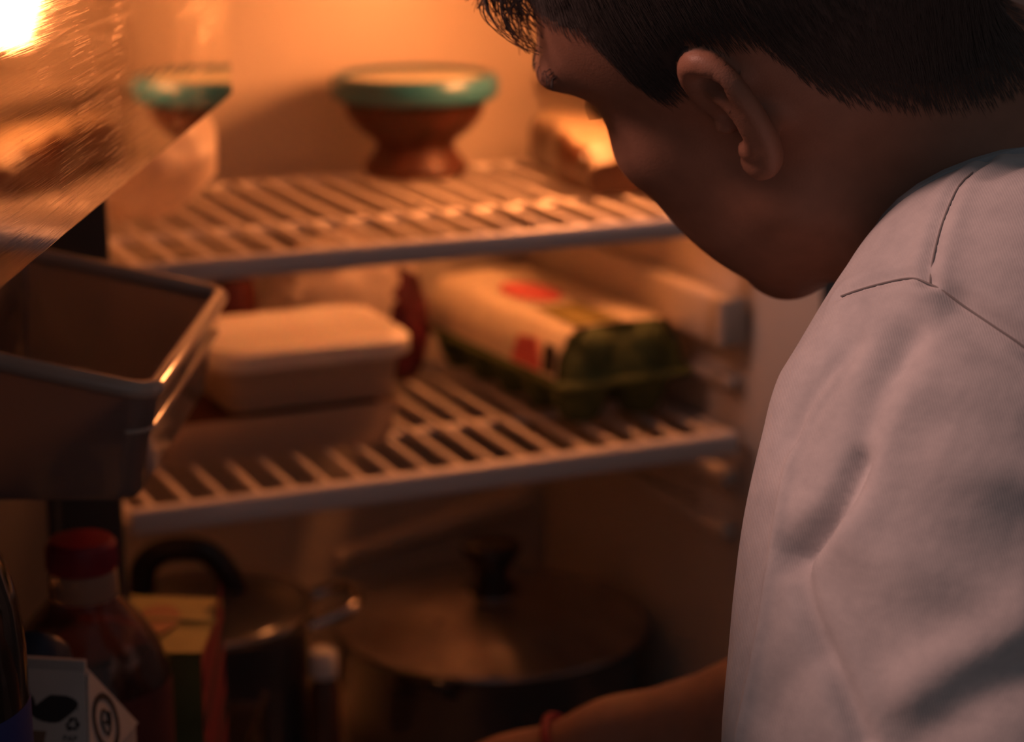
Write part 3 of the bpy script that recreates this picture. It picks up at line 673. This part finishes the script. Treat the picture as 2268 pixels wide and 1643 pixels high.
def nets(value,lo,hi,h,n=16):
    lo=np.array(lo,float);hi=np.array(hi,float)
    nb=np.ceil((hi-lo)/(h*n)).astype(int)
    ks=[];ps=[];qs=[]
    M=1<<20
    def key(I): return (I[...,0]*M+I[...,1])*M+I[...,2]
    g=np.stack(np.meshgrid(*[np.arange(n+1)]*3,indexing='ij'),-1)
    hd=h*n*math.sqrt(3)/2
    C=np.array([[a,b,c] for a in(0,1) for b in(0,1) for c in(0,1)])
    for bi in range(nb[0]):
        for bj in range(nb[1]):
            for bk in range(nb[2]):
                base=np.array([bi,bj,bk])*n
                ctr=lo+(base+n/2)*h
                v0=value(ctr[None],hd,ctr)[0]
                if abs(v0)>hd*1.6: continue
                P=lo+(g+base)*h
                V=value(P,hd,ctr)
                s=V<0
                if s.all() or not s.any(): continue
                c8=np.stack([s[a:n+a,b:n+b,c:n+c] for a,b,c in C],-1)
                act=np.argwhere(c8.any(-1)&~c8.all(-1))
                if len(act):
                    acc=np.zeros((len(act),3));cnt=np.zeros(len(act))
                    cv=np.stack([V[act[:,0]+a,act[:,1]+b,act[:,2]+c] for a,b,c in C],-1)
                    for i in range(8):
                        for ax in range(3):
                            if C[i][ax]: continue
                            j=i+(4,2,1)[ax]
                            a=cv[:,i];b=cv[:,j];m=(a<0)!=(b<0)
                            t=np.where(m,a/np.where(m,a-b,1),0)
                            pt=C[i]+0.0;pt=np.repeat(pt[None],len(act),0);pt[:,ax]+=t
                            acc[m]+=pt[m];cnt[m]+=1
                    ps.append(lo+(base+act+acc/cnt[:,None])*h);ks.append(key(act+base+1))
                for ax in range(3):
                    e=np.zeros(3,int);e[ax]=1
                    A=s[:n,:n,:n];B=s[e[0]:n+e[0],e[1]:n+e[1],e[2]:n+e[2]]
                    for flip in(0,1):
                        I=np.argwhere((A&~B) if flip==0 else (~A&B))
                        if not len(I): continue
                        I=I+base+1
                        u=np.zeros(3,int);w=np.zeros(3,int);u[(ax+1)%3]=1;w[(ax+2)%3]=1
                        q=[key(I),key(I-u),key(I-u-w),key(I-w)]
                        if flip: q=q[::-1]
                        qs.append(np.stack(q,-1))
    K=np.concatenate(ks);Pt=np.concatenate(ps);Q=np.concatenate(qs)
    o=np.argsort(K);K=K[o];Pt=Pt[o]
    ix=np.searchsorted(K,Q);ix=np.clip(ix,0,len(K)-1)
    ok=(K[ix]==Q).all(-1)
    return Pt,ix[ok]

# ------------------------------------------------------------------ person
RgH = np.array([math.cos(YAW), -math.sin(YAW), 0]); FwH = np.array([math.sin(YAW), math.cos(YAW), 0]); ZV = np.array([0, 0, 1.])
def vf(a, b, z): return np.array([CAM[0], CAM[1], 0])+RgH*a+FwH*b+ZV*z      # metres to the right of, ahead of the photographer, above the floor
psi, phi, rho, HD, HS = math.radians(43.57), math.radians(21.55), math.radians(-33.54), .97, 1.02
f0 = -math.cos(psi)*RgH+math.sin(psi)*FwH; s0 = np.cross(ZV, f0)
f1 = f0*math.cos(phi)-ZV*math.sin(phi); u1 = ZV*math.cos(phi)+f0*math.sin(phi)
s1 = s0*math.cos(rho)+u1*math.sin(rho); u1 = u1*math.cos(rho)-s0*math.sin(rho)
HA = np.stack([f1, s1, u1]); HO = at(1632, 290, HD)-.07*HS*s1
def hp(f, s, u): return HO+HS*(np.array([f, s, u])@HA)
def hl(p): return ((np.asarray(p)-HO)@HA.T)/HS

body = Solid()
def he(c, r, k, op='u'): body.ell(hp(*c), HA, np.array(r)*HS, k, op)
he((-.005, 0, .048), (.098, .076, .088), .01)
he((.040, 0, .045), (.056, .062, .058), .02)
he((.045, 0, -.03), (.050, .056, .075), .03)
for q in (1, -1):
    he((.078, q*.028, .050), (.020, .032, .012), .016)
    he((.056, q*.047, -.006), (.028, .020, .020), .02)
    he((.050, q*.036, -.045), (.035, .028, .040), .02)
    body.cone(hp(.010, q*.050, -.050), hp(.072, q*.016, -.102), .016, .019, .035)
    body.ball(hp(.104, q*.034, .021), .018, .014, 's')
body.ball(hp(.078, 0, -.102), .021, .015)
he((.074, 0, -.062), (.028, .030, .030), .02)
body.cone(hp(.092, 0, .015), hp(.113, 0, -.024), .008, .012, .012)
for q in (1, -1):
    body.ball(hp(.101, q*.013, -.028), .0095, .006)
    body.chain([hp(.096, q*.022, -.060), hp(.101, q*.010, -.056), hp(.1025, 0, -.057)], [.0035, .005, .005], .004)
    body.chain([hp(.095, q*.021, -.062), hp(.099, q*.010, -.067), hp(.100, 0, -.068)], [.003, .0055, .006], .003)
    body.chain([hp(.079, q*.019, .024), hp(.0835, q*.031, .0265), hp(.073, q*.043, .021)], [.003, .0035, .003], .004)
    body.chain([hp(.079, q*.019, .012), hp(.083, q*.031, .008), hp(.073, q*.043, .015)], [.003, .003, .003], .004)
# ears (left one in view): rim, inner ridge, bowl, tragus, lobe
def ear(q):
    def ep(x, y, o=0.0):        # x backwards, y up along the ear (leans back), o outwards
        lean = math.radians(13); xx = x*math.cos(lean)+y*math.sin(lean)*.9; yy = y*math.cos(lean)-x*math.sin(lean)
        fl = .28
        xx *= .80
        return hp(.003-xx*math.cos(fl), q*(.0705+xx*math.sin(fl)+o), .0075+yy*1.04)
    body.cone(ep(.006, .012, -.006), ep(.018, .022, -.004), .008, .010, .008)
    body.cone(ep(.012, .004, -.006), ep(.022, -.002, -.003), .009, .009, .008)
    rim = [ep(.003, .006, -.001), ep(-.001, .016, .001), ep(.002, .027, .003), ep(.010, .035, .004), ep(.020, .0355, .004), ep(.029, .028, .004), ep(.0325, .016, .0035), ep(.0315, .002, .003), ep(.0265, -.010, .002), ep(.020, -.018, .002), ep(.012, -.0225, .002), ep(.006, -.020, .001)]
    rr = [.0034, .0040, .0046, .0048, .0048, .0045, .0042, .0041, .0043, .0050, .0054, .0045]
    body.chain(smoothpath(rim, 3), list(np.interp(np.linspace(0, 11, 34), range(12), rr)), .003)
    body.ball(ep(.013, -.017, .001), .0065, .004)
    body.ell(ep(.012, -.001, .0055), HA, (.0085, .0085, .0115), .003, 's')
    body.ell(ep(.017, .026, .0075), HA, (.009, .0065, .0055), .003, 's')
    ridge = [ep(.013, .019, .0028), ep(.0215, .016, .0038), ep(.0245, .006, .0045), ep(.0225, -.004, .0045), ep(.0165, -.0105, .004), ep(.011, -.0115, .0035)]
    body.chain(smoothpath(ridge, 3), list(np.interp(np.linspace(0, 5, 16), range(6), [.0028, .0036, .0038, .0036, .0038, .0036])), .003)
    body.ball(ep(.001, -.002, .000), .0048, .004)
ear(1); ear(-1)
NB = at(2330, 430, 1.05)
body.cone(hp(-.028, 0, -.020), NB, .054, .060, .03)
body.cone(hp(.010, 0, -.060), NB+RgH*(-.03)-ZV*.03, .040, .045, .03)
LS, RS = at(2195, 800, .955), at(2420, 640, 1.27)
MID = (LS+RS)/2
body.cone(NB, LS+FwH*.02, .058, .050, .05); body.cone(NB, RS, .058, .050, .05)
HIP = vf(.60, .98, .86)
body.cone(MID+RgH*.06-ZV*.03, HIP, .115, .12, .06)
# left arm: upper arm inside the sleeve, hand resting on the knee
LE, LW = at(2120, 1830, .93), vf(.26, .86, .535)
body.chain([LS, (LS+LE)/2, LE], [.050, .044, .038], .02)
body.chain([LE, LE*.7+LW*.3, LW], [.038, .037, .026], .015)
# right arm reaching down into the refrigerator
RW, RE = at(1150, 1735, 1.36), at(1960, 1560, 1.24)
body.chain([RS, (RS+RE)/2, RE], [.052, .044, .040], .02)
body.chain([RE, RE*.72+RW*.28, RE*.3+RW*.7, RW], [.043, .044, .036, .029], .015)
def hand(w, d, up, q, curl):
    """palm and five fingers from wrist w, pointing along d, back of the hand towards up; q = side of the thumb"""
    d = d/np.linalg.norm(d); up = up-d*(up@d); up /= np.linalg.norm(up); sd = np.cross(d, up)*q
    def h(x, y, z): return w+d*x+sd*y+up*z
    body.ell(h(.045, .000, 0), np.stack([d, sd, up]), (.050, .040, .016), .02)
    body.cone(w, h(.03, 0, 0), .024, .022, .02)
    for y, L, r in ((.029, .070, .0082), (.0095, .079, .0086), (-.0105, .073, .0082), (-.029, .058, .0072)):
        p = [h(.055, y*.85, 0)]; ang = -.12; x0, z0 = .086, .002; p.append(h(x0, y, z0))
        for seg in (.45, .30, .25):
            ang -= curl; x0 += L*seg*math.cos(ang); z0 += L*seg*math.sin(ang); p.append(h(x0, y*1.05, z0))
        body.chain(p, [r*1.05, r*1.06, r, r*.92, r*.8], .003)
    p = [h(.018, .022, -.004), h(.042, .046, -.010), h(.068, .055, -.018), h(.090, .054, -.028)]
    body.chain(p, [.012, .0108, .0095, .008], .004)
hand(RW, (RW-RE)+ZV*.02, ZV-RgH*.2, 1, .35)
hand(LW, np.array([0, 0, -.25])-RgH*.75+FwH*.5, ZV*.8-RgH*.45, -1, .28)

def solid_mesh(sol, lo, hi, h): return nets(sol.value, lo, hi, h)
pts = np.array([c for _, _, c, _, _ in body.ops]); rad = np.array([r for *_, r, _ in body.ops])
lo, hi = (pts-rad[:, None]).min(0)-.02, (pts+rad[:, None]).max(0)+.02
PV, PF = solid_mesh(body, lo, hi, .0024)
person = root('person', vf(.52, .98, 0), 'person in white t-shirt with short black hair leaning into the open refrigerator', 'person')
obj('body', (PV, PF), SKIN, person, auto=0)
for q in (1, -1):
    e = obj('eye', MB().lathe([(.001, -.0115)]+[(.0115*math.cos(a), .0115*math.sin(a)) for a in np.linspace(-1.4, 1.4, 13)]+[(.001, .0115)], (0, 0, 0), 20, True, True, lambda p: hp(.0755+p[2], q*.031+p[0], .018+p[1])), EYEW, person)
    obj('iris', MB().lathe([(.0058, .0), (.0050, .0012), (.001, .0016)], (0, 0, 0), 18, True, True, lambda p: hp(.0755+.0103+p[2], q*.031+p[0], .0165+p[1])), IRIS, e)

# ---- t-shirt
shirt = Solid()
SL = [at(2250, 745, .955), at(2150, 1000, .945), at(2122, 1280, .935), at(2108, 1560, .93), at(2100, 1960, .925)]
shirt.chain(SL, [.069, .083, .087, .091, .097], .02)
shirt.cone(at(2250, 740, .955), at(2345, 575, 1.06), .068, .068, .03)
shirt.cone(at(2345, 575, 1.06), RS, .072, .068, .05)
shirt.cone(RS, (RS+RE)/2, .072, .074, .03)
shirt.cone(MID+RgH*.06-ZV*.03, HIP+ZV*.02, .135, .155, .08)
ax = hp(-.01, 0, -.035); 
shirt.cone(NB+(NB-ax)*.3, ax, .058, .080, .006, 's')
shirt.cone(SL[-1]+(SL[-2]-SL[-1])*.42, SL[-1]+(SL[-1]-SL[-2])*.6, .078, .098, .004, 's')
shirt.cone((RS+RE)/2+(RS-RE)*.02, (RS+RE)/2+(RE-RS)*.3, .060, .072, .004, 's')
pts = np.array([c for op, _, c, _, _ in shirt.ops if op == 'u']); rad = np.array([r for op, _, _, r, _ in shirt.ops if op == 'u'])
SV, SF = solid_mesh(shirt, (pts-rad[:, None]).min(0)-.02, (pts+rad[:, None]).max(0)+.02, .0023)
def march(sol, x, y, d0=.7, d1=1.35):
    d = d0
    for _ in range(60):
        v = float(sol.value(at(x, y, d)[None])[0])
        if v < .0003: break
        d += v*.9
        if d > d1: return None
    return at(x, y, d)
def onshirt(P): return [p for p in (march(shirt, x, y) for x, y in P) if p is not None]
def dense(P, k=5): return [tuple(p[:2]) for p in smoothpath([(x, y, 0) for x, y in P], k)]
FOLDS = [  # (places on the cloth, width, depth): valleys positive, ridges negative
    ([(2010, 745), (1950, 870), (1905, 1010), (1870, 1110), (1745, 1225)], .0085, .0052),
    ([(1900, 1020), (1840, 1130), (1740, 1235)], .0055, .0055),
    ([(1880, 1195), (1940, 1230), (2080, 1280), (2240, 1330)], .012, -.0030),
    ([(1765, 1255), (1800, 1400), (1850, 1500), (1905, 1640)], .0050, .0042),
    ([(1880, 770), (1810, 870), (1760, 960)], .007, .0030),
    ([(1850, 830), (1800, 900), (1760, 1000), (1735, 1090), (1710, 1230), (1690, 1400), (1640, 1640)], .0030, -.0020),
    ([(2120, 680), (2200, 735), (2290, 790)], .010, .0050),
    ([(1960, 900), (1930, 1000), (1890, 1130)], .012, -.0035),
    ([(2268, 1180), (2150, 1300), (2050, 1420), (1960, 1480)], .022, .0028),
    ([(2268, 1480), (2180, 1530), (2080, 1600), (2030, 1643)], .014, .0040),
    ([(1700, 1560), (1750, 1500), (1800, 1440)], .010, .0022),
    ([(2268, 1400), (2120, 1470), (2020, 1530)], .012, -.0040),
    ([(2200, 380), (2268, 350)], .006, .0020),
    ([(2100, 1010), (2180, 1040), (2268, 1060)], .010, -.0020),
]
SEAMS = [[(1862, 655), (1900, 640), (1960, 622), (2010, 614), (2055, 624), (2120, 655), (2200, 705), (2268, 750), (2330, 800)],
         [(2200, 345), (2130, 390), (2100, 450), (2075, 525), (2056, 622)]]
me_n = np.zeros_like(SV)
nq = np.cross(SV[SF[:, 2]]-SV[SF[:, 0]], SV[SF[:, 3]]-SV[SF[:, 1]])
for i in range(4): np.add.at(me_n, SF[:, i], nq)
me_n /= np.linalg.norm(me_n, axis=1)[:, None]+1e-12
disp = np.zeros(len(SV))
def segdist(P, pts):
    best = np.full(len(P), 9.)
    for a, b in zip(pts, pts[1:]):
        d = b-a; t = np.clip(((P-a)@d)/(d@d+1e-12), 0, 1); best = np.minimum(best, np.linalg.norm(P-a-t[:, None]*d, axis=1))
    return best
for P, w, dep in FOLDS:
    c = onshirt(dense(P, 3))
    if len(c) < 2: continue
    c = np.array(c); near = np.linalg.norm(SV-c.mean(0), axis=1) < np.linalg.norm(c-c.mean(0), axis=1).max()+4*w
    dd = segdist(SV[near], c); disp[near] -= 1.2*dep*np.exp(-(dd/w)**2)
seam3 = [np.array(onshirt(dense(P, 4))) for P in SEAMS]
for c in seam3:
    near = np.linalg.norm(SV-c.mean(0), axis=1) < np.linalg.norm(c-c.mean(0), axis=1).max()+.02
    dd = segdist(SV[near], c); disp[near] -= .0016*np.exp(-(dd/.0032)**2)-.0010*np.exp(-((dd-.006)/.004)**2)
q = SV*np.array([1, 1, .6])*22
disp += np.array([mnoise.noise(Vector(p)) for p in q])*.0022
SV2 = SV+me_n*disp[:, None]
ts = obj('t_shirt', (SV2, SF), SHIRT, person, auto=0, label='loose white cotton t-shirt')
for c in seam3:
    d2 = c-np.array([0, 0, 0]); mid = []
    for p in c:
        i = np.argmin(((SV-p)**2).sum(1)); mid.append(p+me_n[i]*(disp[i]+.0004))
    mid = np.array(mid)
    for _ in range(2): mid[1:-1] = (mid[:-2]+2*mid[1:-1]+mid[2:])/4
    obj('seam', MB().tube(list(mid), .00042, 6), SEAMM, ts)
# ribbed collar around the neck
axd = (ax-NB); axd /= np.linalg.norm(axd); e1 = np.cross(axd, ZV); e1 /= np.linalg.norm(e1); e2 = np.cross(axd, e1)
ringp = []
for a in np.linspace(0, 2*math.pi, 48, endpoint=False):
    r = e1*math.cos(a)+e2*math.sin(a); best = None
    for t in np.linspace(-.10, .16, 66):
        rr0 = .058+(.080-.058)*np.clip((t+.3*np.linalg.norm(NB-ax))/(1.3*np.linalg.norm(NB-ax)), 0, 1)+.0042
        p = NB+axd*t+r*rr0
        if shirt.value(p[None])[0] < 0: best = p
    if best is not None: ringp.append(best)
if len(ringp) > 8:
    ringp = np.array(ringp)
    for _ in range(6): ringp = (np.roll(ringp, 1, 0)+ringp*2+np.roll(ringp, -1, 0))/4
    obj('collar', MB().tube(list(ringp), .0036, 8, closed=True, flat=1.6), COLLARM, ts)

# ---- trousers and shoes (below the picture)
tr = Solid()
LH, RH = vf(.50, .90, .84), vf(.66, 1.06, .84)
LK, RK = vf(.27, .86, .47), vf(.42, 1.14, .47)
LA, RA = vf(.42, .80, .09), vf(.58, 1.08, .09)
tr.cone(LH, RH, .125, .125, .05); tr.cone(HIP, HIP-ZV*.05, .14, .14, .06)
for h_, k_, a_ in ((LH, LK, LA), (RH, RK, RA)): tr.chain([h_, k_, a_], [.10, .070, .058], .04)
pts = np.array([c for _, _, c, _, _ in tr.ops]); rad = np.array([r for *_, r, _ in tr.ops])
TV, TF = solid_mesh(tr, (pts-rad[:, None]).min(0)-.02, (pts+rad[:, None]).max(0)+.02, .012)
obj('trousers', (TV, TF), TROUS, person, auto=0)
fdir = f0/np.linalg.norm(f0)
for a_ in (LA, RA):
    sh = Solid(); g = np.array([a_[0], a_[1], 0])
    sh.cone(g+ZV*.06-fdir*.03, g+ZV*.05+fdir*.04, .045, .045, .02); sh.cone(g+ZV*.05+fdir*.04, g+ZV*.034+fdir*.16, .044, .034, .03); sh.cone(g+ZV*.10, g+ZV*.06, .045, .045, .03)
    A_ = np.stack([fdir, np.cross(ZV, fdir), ZV]); sh.ell(g+ZV*(-.30), A_, (.5, .5, .30), .004, 's')
    V_, F_ = solid_mesh(sh, g-np.array([.25, .25, .02]), g+np.array([.25, .25, .18]), .009)
    obj('shoe', (V_, F_), SHOE, person, auto=0)

# ---- bracelet on the right wrist
bd = (RW-RE); bd /= np.linalg.norm(bd); e1 = np.cross(bd, ZV); e1 /= np.linalg.norm(e1); e2 = np.cross(bd, e1)
bc = RE+(RW-RE)*.83; loop = []
bt = bd*.30
for a in np.linspace(0, 2*math.pi, 40, endpoint=False):
    r = e1*math.cos(a)+e2*math.sin(a); o = bc+bd*.012*math.cos(a+.6)
    t = .015
    for _ in range(40):
        v = body.value((o+r*t)[None])[0]
        if v > .0012: break
        t += .0012
    loop.append(o+r*(t+.001))
br = obj('bracelet', MB().tube(loop, .0030, 8, closed=True), BRACE, loc=tuple(bc), label='thin crimson cord bracelet on the reaching wrist', cat='bracelet')

# ---- hair
rng = np.random.default_rng(5)
L3 = hl(PV)
nb_ = np.zeros_like(PV); nq = np.cross(PV[PF[:, 2]]-PV[PF[:, 0]], PV[PF[:, 3]]-PV[PF[:, 1]])
for i in range(4): np.add.at(nb_, PF[:, i], nq)
nb_ /= np.linalg.norm(nb_, axis=1)[:, None]+1e-12
HLINE_T = np.radians([0, 30, 50, 60, 65, 68, 71, 76, 82, 88, 95, 103, 112, 118, 121, 123, 129, 138, 148, 159, 168, 180])
HLINE_U = np.array([.082, .078, .070, .066, .055, .040, .024, .022, .026, .030, .037, .039, .036, .032, .018, .002, -.013, -.026, -.039, -.051, -.058, -.062])
def hairline(l):
    th = np.arctan2(np.abs(l[:, 1]), l[:, 0]); return np.interp(th, HLINE_T, HLINE_U)
isear = (L3[:, 2] < .056) & (L3[:, 2] > -.04) & (L3[:, 0] < .010) & (L3[:, 0] > -.05) & (np.abs(L3[:, 1]) > .0785-np.clip(-L3[:, 0]-.018, 0, 1)*.18)
headv = (np.linalg.norm(PV-HO, axis=1) < .19*HS)
above = L3[:, 2]-hairline(L3)
hm = headv & (above > 0) & ~isear & ~((np.abs(L3[:, 1]) > .0755) & (L3[:, 2] < .056) & (L3[:, 0] < .012) & (L3[:, 0] > -.03))
# scalp cap under the strands
thv = np.degrees(np.arctan2(np.abs(L3[:, 1]), L3[:, 0]))
capv = headv & (above > np.where(thv > 100, .017, .004)) & ~isear
fm = capv[PF].all(1); cf = PF[fm]; used = np.unique(cf); remap = np.full(len(PV), -1); remap[used] = np.arange(len(used))
thick = np.clip((-L3[used, 0]-.055)/.04, 0, 1)*np.clip((above[used]-.03)/.05, 0, 1)*.014+.0003+np.clip((above[used]-.012)/.05, 0, 1)*.0035+np.clip((L3[used, 2]-.085)/.05, 0, 1)*.012
capV = PV[used]+nb_[used]*thick[:, None]
hair = obj('hair', (capV, remap[cf]), HAIR, person, auto=0, label='short black hair, faded at the nape')
# strands
idx = np.flatnonzero(hm)
def strands(n, weight, length, lift, rad0):
    ch = rng.choice(idx, n, p=weight/weight.sum()); V = np.zeros((n, 4, 3, 3)); 
    p = PV[ch]; nn = nb_[ch]; l = L3[ch]
    dl = np.stack([-.45-.3*(l[:, 0] > .03)+rng.normal(0, .16, n), rng.normal(0, .12, n), -.9+rng.normal(0, .1, n)], 1)
    g = HA@(-UP*.95+RGT*.10); side = np.sign(l[:, 1]+.02)
    dl += np.stack([np.full(n, g[0]), g[1]*side, np.full(n, g[2])], 1)*1.6
    top = l[:, 2] > .095; dl[top] = np.stack([.6+rng.normal(0, .4, top.sum()), rng.normal(0, .5, top.sum()), rng.normal(0, .2, top.sum())], 1)
    d = dl@HA; d -= nn*(d*nn).sum(1)[:, None]; d /= np.linalg.norm(d, axis=1)[:, None]+1e-9
    ln = length(ch); sd = np.cross(d, nn)
    th0 = np.clip((-l[:, 0]-.055)/.04, 0, 1)*np.clip((above[ch]-.03)/.05, 0, 1)*.014+.0002+np.clip((above[ch]-.010)/.05, 0, 1)*.0035+np.clip((l[:, 2]-.085)/.05, 0, 1)*.012
    for k in range(4):
        t = k/3; c = p+nn*(th0*.9+lift*ln*t)[:, None]+d*(ln*t)[:, None]
        r = rad0*(1-.8*t)
        for j in range(3):
            a = 2*math.pi*j/3; V[:, k, j] = c+r*(math.cos(a)*sd+math.sin(a)*nn)
    F = []
    base = (np.arange(n)*12)[:, None]
    for k in range(3):
        for j in range(3):
            F.append(np.concatenate([base+k*3+j, base+k*3+(j+1) % 3, base+(k+1)*3+(j+1) % 3, base+(k+1)*3+j], 1))
    return V.reshape(-1, 3), np.concatenate(F)
ab = above[idx]
w1 = np.clip(ab/.014, .08, 1.0)*np.where(ab < .032, 1.0, .35)*np.where(L3[idx, 1] > -.02, 1.0, .25)
V1, F1 = strands(42000, w1, lambda ch: np.clip(.0045+above[ch]*.20, .0045, .013)*rng.uniform(.7, 1.2, len(ch)), .08, .00015)
obj('hair_strands', (V1, F1), HAIRS, hair, auto=0, kind='stuff')
# wavy fringe falling forward over the forehead
mb = MB()
def lock(a, b, sag, wav, r, ph):
    P = []
    for t in np.linspace(0, 1, 14):
        p = a+(b-a)*t+np.array(sag)*math.sin(math.pi*t)+UP*wav*math.sin(9*t+ph)*t+RGT*wav*math.cos(8*t+ph*1.3)*t; P.append(p)
    mb.tube(P, [r*(1-.75*t) for t in np.linspace(0, 1, 14)], 6)
front = [hp(.088+rng.uniform(-.02, .012), s, .098+rng.uniform(-.012, .02)) for s in np.linspace(-.045, .05, 26)]
ends = [(1045, -6), (1075, 20), (1110, 45), (1128, 62), (1140, 82), (1160, 96), (1185, 104), (1200, 98), (1215, 92), (1100, 10), (1150, 60), (1175, 80), (1080, 0), (1195, 70), (1235, 88)]
LOCKS = [((1042, -8), 10), ((1062, 14), 12), ((1098, 30), 14), ((1120, 58), 18), ((1140, 84), 20), ((1168, 98), 20), ((1192, 106), 24), ((1212, 96), 24), ((1232, 84), 22), ((1150, 40), 12), ((1180, 60), 14)]
for (ex, ey), cnt in LOCKS:
    ph = rng.uniform(0, 6); sag = RGT*rng.uniform(-.014, .002)+UP*rng.uniform(-.002, .012); wv = rng.uniform(.0012, .0030)
    for k in range(cnt):
        a = front[rng.integers(len(front))]; dd = float((a-CAM)@FWD)
        b = at(ex+rng.normal(0, 5), ey+rng.normal(0, 6), dd+rng.uniform(-.008, .014))
        lock(a, b, sag+RGT*rng.normal(0, .0015)+UP*rng.normal(0, .0015), wv*rng.uniform(.7, 1.3), rng.uniform(.0003, .0006), ph+rng.normal(0, .35))
obj('fringe', mb, HAIR, hair, auto=0, kind='stuff')
mb = MB()
for q in (1, -1):
    for k in range(70):
        t = rng.uniform(0, 1); a = hp(.1005-.030*t*t, q*(.014+.044*t), .048+.007*math.sin(2.4*t)+rng.uniform(-.003, .003))
        mb.tube([a, a+HS*(np.array([.002, q*.006, .001])@HA), a+HS*(np.array([.001, q*.011, -.001+rng.uniform(-.001, .001)])@HA)], [.0003, .00025, .0001], 4)
obj('eyebrows', mb, HAIR, hair, auto=0, kind='stuff')
mb = MB()
for q in (1, -1):
    for k in range(40):
        t = k/39; a = hp(.086-.012*t*t, q*(.020+.024*t), .0205+.003*math.sin(3*t))
        mb.tube([a, a+HS*(np.array([.006, q*.003*t, -.002])@HA), a+HS*(np.array([.010, q*.006*t, .001])@HA)], [.0003, .00022, .0001], 4)
obj('eyelashes', mb, HAIR, hair, auto=0, kind='stuff')
